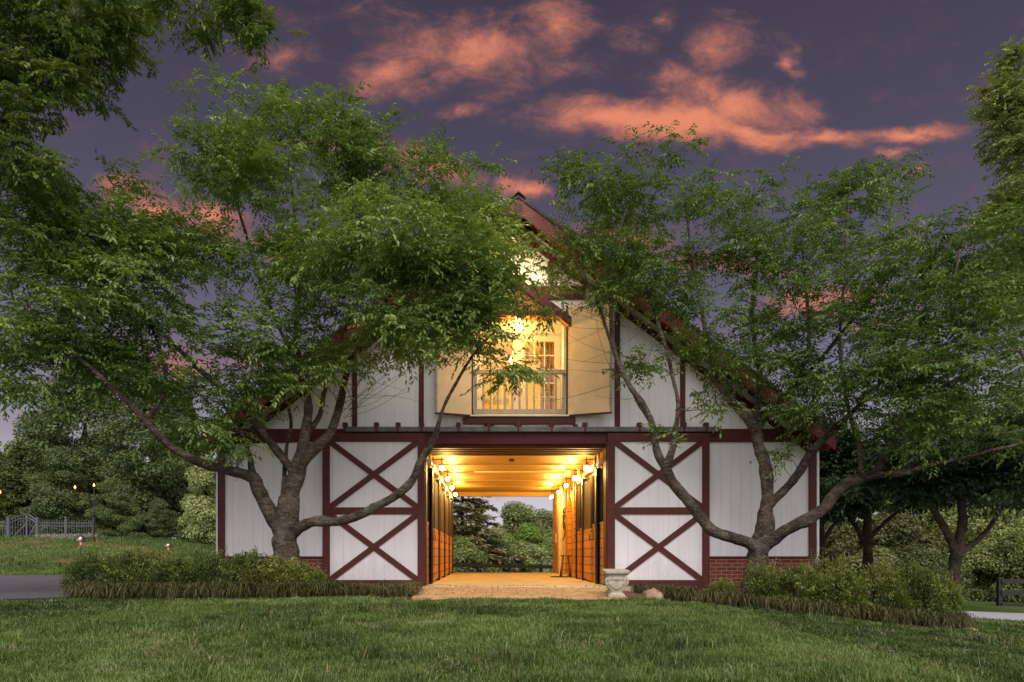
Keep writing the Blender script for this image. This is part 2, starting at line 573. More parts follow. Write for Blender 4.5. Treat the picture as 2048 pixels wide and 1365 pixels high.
def bark(name, c0, c1, c2):
    def fn(nt, b, o):
        n = noise_(nt, coords(nt, (1, 1, 3)), 7.0, 9, .72, .4)
        k = noise_(nt, coords(nt, (1, 1, 1)), 2.6, 6, .65)
        f = noise_(nt, coords(nt, (10, 10, 60)), 1.6, 5, .7)
        g_ = noise_(nt, coords(nt), 34, 5, .7)
        c = ramp_(nt, n, [(.30, c0), (.5, c1), (.70, c2)])
        c = mixc(nt, ramp_(nt, k, [(.42, (0, 0, 0)), (.60, (.75, .75, .75))]), c, tuple(x * .55 for x in c0))
        c = mixc(nt, ramp_(nt, f, [(.57, (0, 0, 0)), (.66, (.7, .7, .7))]), c, tuple(min(1, x * 1.5) for x in c2))
        c = mixc(nt, .55, c, ramp_(nt, g_, [(.32, (.35, .35, .35)), (.6, (1.1, 1.1, 1.1))]), 'MULTIPLY')
        nt.links.new(c, b.inputs['Base Color'])
        bump_(nt, b, mth(nt, 'ADD', mth(nt, 'ADD', n, f), g_), 1.0, .03)
    return mat(name, fn, .9, .15)


M['bark'] = bark('cherry_bark', (.036, .026, .019), (.125, .096, .074), (.29, .245, .20))
M['darkbark'] = bark('brown_bark', (.035, .026, .02), (.085, .064, .05), (.13, .10, .08))


def leafmat(name, dark, mid, light, tr=.30, gloss=.28, rough=.42):
    def fn(nt, b, o):
        a = nd(nt, 'ShaderNodeAttribute', attribute_name='rnd')
        oi = nt.nodes.new('ShaderNodeObjectInfo')
        n = noise_(nt, coords(nt), .9, 3)
        f = mth(nt, 'ADD', mth(nt, 'MULTIPLY', a.outputs['Fac'], .62), mth(nt, 'MULTIPLY', n, .45))
        f = mth(nt, 'ADD', f, mth(nt, 'MULTIPLY', mth(nt, 'SUBTRACT', oi.outputs['Random'], .5), .22))
        c = ramp_(nt, f, [(.15, dark), (.5, mid), (.92, light)])
        nt.links.new(c, b.inputs['Base Color'])
        b.inputs['Roughness'].default_value = rough; b.inputs['Specular IOR Level'].default_value = gloss
        t = nt.nodes.new('ShaderNodeBsdfTranslucent')
        nt.links.new(mixc(nt, 1.0, c, (1.25, 1.25, .55), 'MULTIPLY'), t.inputs[0])
        mx = nt.nodes.new('ShaderNodeMixShader'); mx.inputs[0].default_value = tr
        nt.links.new(b.outputs[0], mx.inputs[1]); nt.links.new(t.outputs[0], mx.inputs[2]); nt.links.new(mx.outputs[0], o.inputs[0])
    return mat(name, fn, rough)


M['leaf'] = leafmat('cherry_leaf', (.054, .094, .026), (.138, .215, .056), (.31, .41, .12))
M['leaf_oak'] = leafmat('oak_leaf', (.06, .085, .028), (.145, .195, .055), (.27, .33, .10))
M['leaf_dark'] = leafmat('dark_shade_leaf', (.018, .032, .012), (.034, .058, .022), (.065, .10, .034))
M['leaf_bg_dark'] = leafmat('evergreen_foliage', (.055, .075, .030), (.115, .15, .058), (.20, .245, .09))
M['leaf_bg_mid'] = leafmat('broadleaf_foliage', (.125, .16, .055), (.24, .285, .095), (.37, .42, .15))
M['leaf_bg_olive'] = leafmat('olive_foliage', (.075, .09, .034), (.15, .17, .066), (.24, .26, .105))
M['leaf_bg_light'] = leafmat('pale_broadleaf_foliage', (.18, .215, .08), (.32, .37, .15), (.44, .50, .22))
M['leaf_bg_bright'] = leafmat('bright_green_foliage', (.10, .16, .03), (.19, .29, .055), (.28, .40, .09))
M['needle'] = leafmat('conifer_needles', (.13, .12, .06), (.23, .21, .105), (.34, .31, .17), .15)
M['leaf_shrub'] = leafmat('azalea_leaf', (.026, .046, .014), (.085, .122, .030), (.30, .33, .07))
M['leaf_border'] = leafmat('lily_turf_blade', (.025, .034, .012), (.078, .082, .028), (.20, .165, .075), .25)
def grassmat():
    def fn(nt, b, o):
        a = nd(nt, 'ShaderNodeAttribute', attribute_name='rnd')
        c = ramp_(nt, a.outputs['Fac'], [(.05, (.026, .046, .014)), (.4, (.076, .132, .028)), (.72, (.150, .215, .048)), (.88, (.21, .265, .10)), (.93, (.27, .235, .13)), (1.0, (.33, .27, .16))])
        nt.links.new(c, b.inputs['Base Color'])
        t = nt.nodes.new('ShaderNodeBsdfTranslucent'); nt.links.new(mixc(nt, 1.0, c, (1.2, 1.25, .6), 'MULTIPLY'), t.inputs[0])
        mx = nt.nodes.new('ShaderNodeMixShader'); mx.inputs[0].default_value = .28
        nt.links.new(b.outputs[0], mx.inputs[1]); nt.links.new(t.outputs[0], mx.inputs[2]); nt.links.new(mx.outputs[0], o.inputs[0])
    return mat('lawn_grass_blade', fn, .5, .25)


M['grass'] = grassmat()


def lawn(nt, b, o):
    v = coords(nt)
    n = noise_(nt, v, .55, 6, .6); k = noise_(nt, v, 9, 8, .7); p = noise_(nt, coords(nt, (1, 1, 1)), .22, 4, .6)
    c = ramp_(nt, n, [(.3, (.055, .085, .022)), (.55, (.085, .125, .030)), (.78, (.125, .155, .045))])
    c = mixc(nt, .7, c, ramp_(nt, k, [(.3, (.35, .35, .3)), (.65, (1.1, 1.1, 1.1))]), 'MULTIPLY')
    s = nt.nodes.new('ShaderNodeSeparateXYZ'); nt.links.new(v, s.inputs[0])
    # worn red-clay patches on the bank beyond the driveway
    band = mth(nt, 'MULTIPLY', mth(nt, 'GREATER_THAN', s.outputs[1], 20.0), mth(nt, 'LESS_THAN', s.outputs[1], 29.0))
    band = mth(nt, 'MULTIPLY', band, mth(nt, 'LESS_THAN', s.outputs[0], -12.0))
    cl = mth(nt, 'MULTIPLY', ramp_(nt, noise_(nt, v, .33, 5, .65), [(.52, (0, 0, 0)), (.60, (.8, .8, .8))]), band)
    c = mixc(nt, cl, c, (.20, .095, .050))
    nt.links.new(c, b.inputs['Base Color']); bump_(nt, b, k, .8, .05)


M['lawn'] = mat('lawn_ground', lawn, .9, .1)


def mulch(nt, b, o):
    v = coords(nt); n = noise_(nt, coords(nt, (1, 1.8, 1)), 28, 8, .75)
    nt.links.new(ramp_(nt, n, [(.3, (.07, .038, .026)), (.52, (.19, .10, .068)), (.74, (.34, .20, .14))]), b.inputs['Base Color']); bump_(nt, b, n, 1, .03)


M['mulch'] = mat('pine_straw_mulch', mulch, .95, .1)


def asphalt(nt, b, o):
    v = coords(nt); n = noise_(nt, v, 60, 6, .8); k = noise_(nt, v, .8, 5, .6)
    c = ramp_(nt, n, [(.3, (.05, .05, .056)), (.7, (.105, .103, .113))])
    c = mixc(nt, mth(nt, 'MULTIPLY', k, .6), c, (.13, .12, .12))
    vo = nd(nt, 'ShaderNodeTexVoronoi', Scale=.55, feature='DISTANCE_TO_EDGE'); nt.links.new(v, vo.inputs['Vector'])
    c = mixc(nt, mth(nt, 'MULTIPLY', mth(nt, 'LESS_THAN', vo.outputs[0], .012), .6), c, (.02, .02, .02))
    nt.links.new(c, b.inputs['Base Color']); bump_(nt, b, n, .4, .005)


M['asphalt'] = mat('asphalt', asphalt, .85)
M['gravelpath'] = simple('pale_concrete_path', (.36, .35, .38), .8, .15, 8, bump=.2)


def glass(nt, b, o):
    t = nt.nodes.new('ShaderNodeBsdfTransparent'); g_ = nt.nodes.new('ShaderNodeBsdfGlossy'); g_.inputs['Roughness'].default_value = .03
    mx = nt.nodes.new('ShaderNodeMixShader'); mx.inputs[0].default_value = .06
    nt.links.new(t.outputs[0], mx.inputs[1]); nt.links.new(g_.outputs[0], mx.inputs[2]); nt.links.new(mx.outputs[0], o.inputs[0])


M['glass'] = mat('window_glass', glass)


def glow(name, c, s):
    def fn(nt, b, o):
        b.inputs['Base Color'].default_value = (.8, .7, .5, 1)
        b.inputs['Emission Color'].default_value = (*c, 1); b.inputs['Emission Strength'].default_value = s
    return mat(name, fn)


M['bulb'] = glow('lit_bulb', (1.0, .72, .30), 9)
M['bulb_small'] = glow('lit_string_bulb', (1.0, .36, .06), 3.0)
M['bulb_path'] = glow('lit_path_lamp', (1.0, .50, .18), .06)


def point(name, loc, energy, color, parent, radius=.05):
    l = bpy.data.lights.new(name, 'POINT'); l.energy = energy; l.color = color; l.shadow_soft_size = radius
    o = bpy.data.objects.new(name, l); COL.objects.link(o)
    o.parent = parent; o.location = Vector(loc) - WL.get(parent, Vector((0, 0, 0)))
    return o


# ------------------------------------------------------------------ ground, driveway, paths, beds
def sheet(name, xs, ys, m, lift=0.0, dens=None, kind='structure', label=None):
    X, Yg = np.meshgrid(xs, ys)
    Zg = ground(X, Yg) + lift
    V = np.stack([X, Yg, Zg], -1).reshape(-1, 3)
    nx, ny = len(xs), len(ys)
    i = np.arange(nx * ny).reshape(ny, nx)
    Fq = np.stack([i[:-1, :-1], i[:-1, 1:], i[1:, 1:], i[1:, :-1]], -1).reshape(-1, 4)
    o = np_mesh(name, V, Fq, m, smooth=True)
    tag(o, kind=kind)
    return o


def strip(name, left, right, m, lift, n=40):
    """sheet between two boundary lines (x,y lists of equal length), draped on the ground"""
    A = np.array(left, float); B = np.array(right, float)
    t = np.linspace(0, 1, n)
    # resample along
    def rs(P, k):
        s = np.linspace(0, 1, len(P)); q = np.linspace(0, 1, k); return np.stack([np.interp(q, s, P[:, 0]), np.interp(q, s, P[:, 1])], -1)
    k = 60
    A, B = rs(A, k), rs(B, k)
    G = A[:, None, :] * (1 - t)[None, :, None] + B[:, None, :] * t[None, :, None]
    Z = ground(G[..., 0], G[..., 1]) + lift
    V = np.concatenate([G, Z[..., None]], -1).reshape(-1, 3)
    i = np.arange(k * n).reshape(k, n)
    Fq = np.stack([i[:-1, :-1], i[:-1, 1:], i[1:, 1:], i[1:, :-1]], -1).reshape(-1, 4)
    return tag(np_mesh(name, V, Fq, m, smooth=True), kind='structure')


xs = np.unique(np.round(np.concatenate([np.linspace(-400, -40, 25), np.linspace(-40, 40, 161), np.linspace(40, 400, 25), np.linspace(-10, 14, 121)]), 3))
ys = np.unique(np.round(np.concatenate([np.linspace(-60, 2, 20), np.linspace(2, 16, 90), np.linspace(16, 60, 90), np.linspace(60, 500, 30)]), 3))
sheet('ground', xs, ys, M['lawn'])

strip('driveway', [(-45, 9.6), (-20, 10.0), (-10, 10.15), (-6.9, 10.3), (-6.35, 10.9)], [(-45, 19.8), (-20, 20.6), (-12.5, 20.6), (-9, 20.0), (-6.2, 15.5)], M['asphalt'], .012)
strip('path', [(9.6, 14.7), (11, 14.2), (14, 13.9), (30, 13.6)], [(9.6, 17.6), (12, 17.6), (16, 18.2), (30, 19.5)], M['gravelpath'], .012)
BL_F = [(-6.55, 10.75), (-6.2, 10.3), (-5.0, 10.2), (-3.0, 10.2), (-1.7, 10.3), (-1.14, 10.4)]
BL_B = [(-6.5, 11.2), (-6.3, 12.6), (-5.3, 13.5), (-3.0, 13.58), (-1.6, 13.5), (-1.2, 12.9)]
strip('mulch_bed', BL_F, BL_B, M['mulch'], .012)
BR_F = [(2.14, 10.3), (2.6, 10.25), (3.94, 10.25), (5.4, 10.1), (7.0, 10.1), (7.45, 10.6)]
BR_B = [(2.5, 12.9), (3.2, 13.58), (4.5, 13.58), (6.4, 13.58), (8.0, 13.4), (8.6, 12.2)]
strip('mulch_bed', BR_F, BR_B, M['mulch'], .012)

# ------------------------------------------------------------------ the barn
Y0, Y1 = 13.65, 24.4          # front and rear wall
XL, XR = fx(437), fx(1631)     # left and right corner
XC = (XL + XR) / 2
PITCH = .745
OV = .6                        # gable overhang
ZR = 7.50                      # ridge height of the roof surface
AL, AR = -1.22, 2.40           # sides of the aisle
ZA = 2.86                      # aisle ceiling

barn = thing('barn', 'white horse barn with dark red timber trim, steep gable roof and lit central aisle', 'barn', (XC, Y0, 0))


def roof_z(x, drop=0.0): return ZR - drop - abs(x - XC) * PITCH


# walls: brick base, siding above it
b = MB()
b.box(XL + .02, fx(851), Y0, Y0 + .2, -.9, .565)
b.build('brick_base', M['brick'], barn)
b = MB(); b.box(fx(1213), XR - .02, Y0, Y0 + .2, -.9, .565); b.build('brick_base', M['brick'], barn)
ZH0, ZH1 = fz(885), fz(859)
LO0, LO1, LZ0, LZ1 = fx(945), fx(1133), fz(832), fz(628)     # loft door opening
wf = MB()
wf.box(XL, AL, Y0 - .015, Y0 + .17, .565, ZH0 + .05)
wf.box(AR, XR, Y0 - .015, Y0 + .17, .565, ZH0 + .05)
# upper gable wall with the loft opening left free
top = lambda x: roof_z(x, .22)
wf.prism([(XL, ZH0 + .05), (LO0, ZH0 + .05), (LO0, top(LO0)), (XL, top(XL))], Y0 - .015, Y0 + .17)
wf.prism([(LO1, ZH0 + .05), (XR, ZH0 + .05), (XR, top(XR)), (LO1, top(LO1))], Y0 - .015, Y0 + .17)
wf.box(LO0, LO1, Y0 - .015, Y0 + .17, ZH0 + .05, LZ0)
wf.prism([(LO0, LZ1), (LO1, LZ1), (LO1, top(LO1)), (XC, top(XC)), (LO0, top(LO0))], Y0 - .015, Y0 + .17)
wf.build('front_wall', M['siding'], barn)
w = MB()
w.box(XL, XL + .15, Y0 + .17, Y1 - .15, .565, roof_z(XL, .22)); w.build('side_wall', M['siding'], barn)
w = MB(); w.box(XR - .15, XR, Y0 + .17, Y1 - .15, .565, roof_z(XR, .22)); w.build('side_wall', M['siding'], barn)
w = MB(); w.box(XL + .02, XL + .17, Y0 + .2, Y1 - .2, -.9, .565); w.build('side_brick', M['brick'], barn)
w = MB(); w.box(XR - .17, XR - .02, Y0 + .2, Y1 - .2, -1.3, .565); w.build('side_brick', M['brick'], barn)
w = MB()
w.prism([(XL, -.9), (AL, -.9), (AL, top(AL)), (XL, top(XL))], Y1 - .15, Y1)
w.prism([(AR, -.9), (XR, -1.3), (XR, top(XR)), (AR, top(AR))], Y1 - .15, Y1)
w.prism([(AL, ZA), (AR, ZA), (AR, top(AR)), (XC, top(XC)), (AL, top(AL))], Y1 - .15, Y1)
w.build('rear_wall', M['siding'], barn)

# roof: two shingled slopes, red fascia on the gable
ex = .10
for sgn in (-1, 1):
    xe = XC + sgn * ((XR - XL) / 2 + ex)
    r = MB(); p = [(XC, ZR), (xe, roof_z(xe)), (xe, roof_z(xe) - .06), (XC, ZR - .06)]
    if sgn > 0: p = p[::-1]
    r.prism(p, Y0 - OV - .02, Y1 + .5); r.build('roof_slope', M['shingle'], barn)
    f = MB(); p = [(XC, ZR - .062), (xe, roof_z(xe) - .062), (xe, roof_z(xe) - .36), (XC, ZR - .36)]
    if sgn > 0: p = p[::-1]
    f.prism(p, Y0 - OV, Y0 - OV + .045); f.build('fascia_board', M['roofred'], barn, bevel=.005)
    so = MB(); p = [(XC, ZR - .14), (xe, roof_z(xe) - .14), (xe, roof_z(xe) - .16), (XC, ZR - .16)]
    if sgn > 0: p = p[::-1]
    so.prism(p, Y0 - OV + .047, Y0 - .02); so.build('soffit', M['joist'], barn)
    e = MB(); e.box(min(xe, xe - sgn * .03), max(xe, xe - sgn * .03), Y0 - OV + .05, Y1 + .4, roof_z(xe) - .3, roof_z(xe) - .064); e.build('eave_board', M['roofred'], barn)
    sr = MB(); p = [(XC, ZR - .37), (xe - sgn * .12, roof_z(xe) - .37 + .12 * PITCH), (xe - sgn * .12, roof_z(xe) - .52 + .12 * PITCH), (XC, ZR - .52)]
    if sgn > 0: p = p[::-1]
    sr.prism(p, Y0 - .045, Y0 - .018); sr.build('gable_rake_trim', M['red'], barn)
rc = MB(); rc.prism([(XC - .14, ZR - .09), (XC, ZR + .03), (XC + .14, ZR - .09), (XC + .14, ZR - .06), (XC, ZR + .06), (XC - .14, ZR - .06)], Y0 - OV - .05, Y1 + .5)
rc.build('ridge_cap', M['shingle'], barn)
rb = MB(); rb.box(XC - .07, XC + .07, Y0 - OV - .035, Y0 - .02, ZR - .46, ZR - .17); rb.build('ridge_beam', M['red'], barn, bevel=.006)

# red trim on the face
T0 = Y0 - .05


def trim(name, px0, px1, py0, py1, y0=T0, y1=Y0 - .016, m='red', bev=.006):
    q = MB(); q.box(fx(px0), fx(px1), y0, y1, fz(py1), fz(py0)); return q.build(name, M[m], barn, bevel=bev)


trim('header_beam', 437, 1631, 859, 885, Y0 - .055)
trim('corner_trim', 437, 451, 885.3, 1115)
trim('corner_trim', 1616, 1630, 885.3, 1115)
trim('drip_edge', 451.3, 647, 1113, 1117, Y0 - .035)
trim('drip_edge', 1417, 1615.6, 1113, 1117, Y0 - .035)
for a, c in ((705, 715), (838, 848), (1229, 1239.5), (1359.5, 1369.5)):
    x = fx((a + c) / 2)
    q = MB(); q.box(fx(a), fx(c), T0, Y0 - .016, fz(858.6), min(roof_z(x, .46), 5.72 if abs(x - XC) < 2.2 else 99)); q.build('gable_batten', M['red'], barn, bevel=.006)
gb0, gb1 = fz(600), fz(574)
hw = (ZR - .50 - gb1) / PITCH
q = MB(); q.box(XC - hw, XC + hw, T0 - .004, Y0 - .016, gb0, gb1); q.build('gable_band', M['red'], barn, bevel=.006)
q = MB(); q.box(fx(1096), fx(1106), T0, Y0 - .016, gb1 + .002, roof_z(fx(1101), .52)); q.build('gable_batten', M['red'], barn, bevel=.006)
q = MB(); q.box(fx(966), fx(976), T0, Y0 - .016, gb1 + .002, roof_z(fx(971), .52)); q.build('gable_batten', M['red'], barn, bevel=.006)
trim('loft_sill_board', 926, 1150, 836, 850, Y0 - .09)
for a, c in ((969, 987), (1030, 1043), (1098, 1107), (912, 921), (1146, 1155)):
    trim('sill_block', a, c, 850.3, 858.4, Y0 - .06)

# sliding door track with hangers
tr = MB()
tz = fz(862)
tr.box(fx(690), fx(1433), Y0 - .165, Y0 - .150, tz - .045, tz + .05)
tr.box(fx(690), fx(1433), Y0 - .149, Y0 - .075, tz + .030, tz + .05)
track = tr.build('door_track', M['metaltrack'], barn, bevel=.004)
for px in (693, 755, 798, 845, 917.5, 978, 1036, 1102, 1168, 1276, 1364, 1408):
    h = MB(); x = fx(px); h.box(x - .045, x + .045, Y0 - .172, Y0 - .06, tz + .052, tz + .135); h.box(x - .02, x + .02, Y0 - .176, Y0 - .167, tz - .05, tz + .05)
    h.build('hanger', M['red'], track, bevel=.004)


def slide_door(x0, x1, label):
    d = bpy.data.objects.new('sliding_door', None); COL.objects.link(d); d.empty_display_size = .2
    d.parent = barn; d.location = Vector(((x0 + x1) / 2, Y0 - .12, 0)) - WL[barn]; WL[d] = Vector(((x0 + x1) / 2, Y0 - .12, 0))
    d['label'] = label
    z0, z1 = fz(1175), fz(869); zm0, zm1 = fz(1030), fz(1017)
    s = .145
    p = MB(); p.box(x0 + .02, x1 - .02, Y0 - .105, Y0 - .07, z0 + .02, z1 - .02); p.build('door_panel', M['siding'], d)
    f0, f1 = Y0 - .14, Y0 - .106
    fr = MB()
    fr.box(x0, x0 + s, f0, f1, z0, z1).box(x1 - s, x1, f0, f1, z0, z1)
    fr.box(x0 + s, x1 - s, f0, f1, z1 - .17, z1).box(x0 + s, x1 - s, f0, f1, zm0, zm1 + .01).box(x0 + s, x1 - s, f0, f1, z0, z0 + .15)
    fr.build('door_frame', M['red'], d, bevel=.005)
    for (a, c) in ((z0 + .15, zm0), (zm1 + .01, z1 - .17)):
        for k in (0, 1):
            q = MB(); w_ = .112
            xa, xb = x0 + s, x1 - s
            za, zb = (a, c) if k == 0 else (c, a)
            # a board cut square against the frame, corner to corner
            t = Vector((xb - xa, 0, zb - za)).normalized(); n_ = Vector((-t.z, 0, t.x)) * w_ / 2
            dx = abs(n_.x) + abs(n_.z) * abs(t.x / t.z)
            hx = w_ / 2 / abs(t.z); hz = w_ / 2 / abs(t.x)
            sg = 1 if zb > za else -1
            poly = [(xa, za), (xa + hx, za), (xb, zb - sg * hz), (xb, zb), (xb - hx, zb), (xa, za + sg * hz)]
            if sg < 0: poly = poly[::-1]
            yy0, yy1 = (f0 + .004, f1) if k == 0 else (f0 + .0075, f1)
            q.prism(poly, yy0, yy1); q.build('cross_brace', M['red'], d)
    return d


slide_door(fx(648), fx(851), 'left sliding door with red cross braces pushed open')
slide_door(fx(1213), fx(1415), 'right sliding door with red cross braces pushed open')

# small fixtures on the gable and corner
jb = MB(); jb.box(fx(1592), fx(1603), Y0 - .07, Y0 - .016, fz(853), fz(841)); k_ = jb.build('wall_speaker', M['cream'], barn, bevel=.01)
jb = MB(); jb.lathe([(0.001, 0), (.035, 0), (.035, .02), (.001, .02)], (0, 0, 0), 14)
jb.v = [(x + fx(1597.5), Y0 - .071 - z, y + fz(847)) for x, y, z in jb.v]; jb.build('speaker_cone', M['brass'], k_)
dsx = fx(1631)
d_ = MB(); d_.box(dsx, dsx + .05, Y0 - .06, Y0 + .03, -.6, roof_z(XR) - .35); d_.build('downspout', M['downspout'], barn, bevel=.01)
d_ = MB(); d_.box(XL - .035, XL, Y0 - .04, Y0 + .03, -.3, 2.9); d_.build('corner_board', M['downspout'], barn, bevel=.005)

# ---- loft door: room, french doors, railing, shutters, hood
DY = Y0 + .48
rm = MB()
rx0, rx1, ry1, rz0, rz1 = LO0 - .5, LO1 + .5, 17.4, LZ0 - .02, 5.62
rm.box(rx0, rx1, DY + .05, ry1, rz0 - .06, rz0); rm.box(rx0, rx1, DY + .05, ry1, rz1, rz1 + .05)
rm.box(rx0 - .05, rx0, DY + .05, ry1, rz0, rz1); rm.box(rx1, rx1 + .05, DY + .05, ry1, rz0, rz1); rm.box(rx0, rx1, ry1, ry1 + .05, rz0, rz1)
room = rm.build('loft_room', M['roomwall'], barn)
cu = MB()
n_ = 26; pts = []
for i in range(n_ + 1):
    t = i / n_; pts.append((fx(1081, 14.6) + t * .5, 14.65 + .03 * math.sin(t * 40)))
for i in range(n_):
    (xa, ya), (xb, yb) = pts[i], pts[i + 1]
    j = len(cu.v); cu.v += [(xa, ya, LZ0), (xb, yb, LZ0), (xb, yb, 5.35), (xa, ya, 5.35)]; cu.f.append([j, j + 1, j + 2, j + 3])
cu.build('curtain', M['curtain'], room, smooth=True)
tb = MB(); tb.box(-.15, .5, 15.2, 15.7, LZ0 + .68, LZ0 + .72); tb.box(-.13, -.09, 15.22, 15.26, LZ0, LZ0 + .68).box(.44, .48, 15.22, 15.26, LZ0, LZ0 + .68); tb.build('table', M['doorwhite'], room)
point('loft_room_light', ((LO0 + LO1) / 2, 15.3, 5.2), 110, (1.0, .72, .26), room, .15)

# door frame lining
jm = MB()
jm.box(LO0, LO0 + .06, Y0 - .03, DY + .06, LZ0, LZ1).box(LO1 - .06, LO1, Y0 - .03, DY + .06, LZ0, LZ1)
dz1 = fz(655)
jm.box(LO0 + .06, LO1 - .06, DY - .02, DY + .06, dz1, LZ1).box(LO0 + .06, LO1 - .06, DY - .05, DY - .022, dz1 + .02, dz1 + .10)
jm.build('loft_door_frame', M['doorwhite'], barn, bevel=.004)
q = MB(); q.box(LO0 + .06, LO1 - .06, Y0 + .171, DY - .021, LZ1 - .001, LZ1 + .02); rs_f = q.build('recess_ceiling', M['doorwhite'], barn)
q = MB(); q.lathe([(.001, 0), (.05, .005), (.06, .03), (.001, .03)], ((LO0 + LO1) / 2, Y0 + .30, LZ1 - .033), 16); rl_ = q.build('recess_lamp', M['bulb'], rs_f, smooth=True)
point('recess_light', ((LO0 + LO1) / 2, Y0 + .27, LZ1 - .10), 6, (1.0, .68, .24), rl_, .05)
q = MB(); q.box(LO0 - .04, LO1 + .04, Y0 - .12, DY + .05, LZ0 - .035, LZ0 - .001); q.build('loft_sill', M['doorwhite'], barn, bevel=.005)
xm = (LO0 + LO1) / 2
for sd_ in (-1, 1):
    xa, xb = (LO0 + .065, xm - .004) if sd_ < 0 else (xm + .004, LO1 - .065)
    za, zb = LZ0 + .01, dz1 - .004
    st, tr_, br = .125, .13, .2
    ga, gb_, gc, gd = xa + st, xb - st, za + br, zb - tr_
    dm = MB(); y0, y1 = DY, DY + .045
    dm.box(xa, ga, y0, y1, za, zb).box(gb_, xb, y0, y1, za, zb).box(ga, gb_, y0, y1, za, gc).box(ga, gb_, y0, y1, gd, zb)
    for i in (1, 2):
        x = ga + (gb_ - ga) * i / 3; dm.box(x - .011, x + .011, y0 + .008, y1 - .008, gc, gd)
    for i in range(1, 5):
        z = gc + (gd - gc) * i / 5; dm.box(ga, gb_, y0 + .011, y1 - .011, z - .011, z + .011)
    fd = dm.build('french_door', M['doorwhite'], barn)
    g1 = MB(); g1.box(ga, gb_, y0 + .019, y0 + .025, gc, gd); g1.build('glass_panes', M['glass'], fd)
    kx = xm + sd_ * .06
    hb = MB(); hb.tube([(kx, y0, 4.05), (kx, y0 - .03, 4.05)], .012, 10); hb.lathe([(.001, -.03), (.022, -.022), (.03, 0), (.022, .022), (.001, .03)], (kx, y0 - .05, 4.05), 12)
    hb.build('door_knob', M['brass'], fd, smooth=True)
# railing in front of the doors
ry0, ry1_ = Y0 - .07, Y0 - .02
rl = MB(); rl.box(LO0 + .0, LO1 - .0, ry0 - .015, ry1_ + .015, fz(750), fz(741.5)); rail = rl.build('loft_railing', M['railwhite'], barn, bevel=.006)
q = MB(); q.box(LO0, LO1, ry0, ry1_, fz(829), fz(820)); q.build('bottom_rail', M['railwhite'], rail, bevel=.005)
nb = 13
for i in range(nb):
    x = LO0 + (LO1 - LO0) * (i + .5) / nb
    q = MB(); q.box(x - .02, x + .02, ry0 + .006, ry1_ - .006, fz(819.8), fz(750.2)); q.build('baluster', M['railwhite'], rail, bevel=.004)
# shutters swung open
for sg, hx_ in ((-1, LO0 - .03), (1, LO1 + .03)):
    a = R(20); wd = .82 if sg > 0 else .70
    ux, uy = sg * math.cos(a), -math.sin(a)
    nx_, ny_ = (math.sin(a) * sg, math.cos(a))        # towards the wall
    z0, z1 = fz(832), fz(617)
    yb = Y0 - .06
    def slab(t0, t1, d0, d1, zz0, zz1):
        c = [(hx_ + ux * t + nx_ * d * -1 * -1, yb + uy * t + ny_ * d) for t, d in ((t0, d0), (t1, d0), (t1, d1), (t0, d1))]
        if sg < 0: c = c[::-1]
        return [(x, y, zz0) for x, y in c] + [(x, y, zz1) for x, y in c]
    s_ = MB(); s_.hexa(slab(0, wd, -.045, 0, z0, z1)); sh = s_.build('loft_shutter', M['shutter_in'], barn)
    s_ = MB(); s_.hexa(slab(wd + .001, wd + .045, -.05, 0.005, z0 - .005, z1)); s_.build('shutter_edge', M['shutter_edge'], sh, bevel=.004)
    s_ = MB(); s_.hexa(slab(-.03, -.001, -.055, .0, z0 - .01, z1)); s_.build('hinge_stile', M['red'], sh, bevel=.004)
    s_ = MB(); s_.hexa(slab(0, wd + .045, -.052, .004, z0 - .03, z0 - .006)); s_.build('bottom_edge', M['red'], sh)
# gable hood over the loft door
HY = 13.15
hs = 1365 / HY
hx0, hx1 = (933 - VX) / hs, (1141 - VX) / hs; hxc = (hx0 + hx1) / 2
hz0 = CZ + (VY - 636) / hs; hz1 = hz0 + (hx1 - hxc) * .75
hd = MB()
for sg in (-1, 1):
    xe = hxc + sg * (hx1 - hxc)
    p = [(hxc, hz1), (xe, hz0), (xe, hz0 - .05), (hxc, hz1 - .05)]
    if sg > 0: p = p[::-1]
    hd.prism(p, HY + .03, Y0 - .05)
hood = hd.build('loft_hood', M['hoodwood'], barn)
for sg in (-1, 1):
    xe = hxc + sg * (hx1 - hxc + .02)
    zz = hz0 - .02 * .75
    p = [(hxc, hz1 + .03), (xe, zz + .03), (xe, zz - .16), (hxc, hz1 - .16)]
    if sg > 0: p = p[::-1]
    r_ = MB(); r_.prism(p, HY - .02, HY + .029); r_.build('hood_rake', M['roofred'], hood, bevel=.004)
    r_ = MB(); p = [(hxc, hz1 + .022), (xe, zz + .022), (xe, zz + .002), (hxc, hz1 + .002)]
    if sg > 0: p = p[::-1]
    r_.prism(p, HY + .03, Y0 - .05); r_.build('hood_shingles', M['shingle'], hood)
q = MB(); q.box(hx0 + .05, hx1 - .05, HY + .031, HY + .09, hz0 + .06, hz0 + .14); q.build('hood_tie_beam', M['joist'], hood)
gi = (hz1 - .055 - (hz0 + .141)) / .75
q = MB(); q.prism([(hxc - gi, hz0 + .141), (hxc + gi, hz0 + .141), (hxc, hz1 - .055)], HY + .032, HY + .06); q.build('gable_infill', M['hoodwood'], hood)
q = MB()
for i in range(7):
    y = HY + .10 + i * .05
    q.box(hx0 + .17, hx1 - .17, y, y + .044, hz0 + .10, hz0 + .12)
q.build('hood_soffit', M['hoodwood'], hood)
q = MB(); q.lathe([(.001, -.03), (.045, -.02), (.05, 0), (.05, .02), (.001, .02)], (hxc, HY + .25, hz0 + .06), 14); sl = q.build('soffit_lamp', M['bulb'], hood)
point('soffit_light', (hxc, HY + .16, hz0 - .30), 52, (1.0, .62, .19), sl, .12)

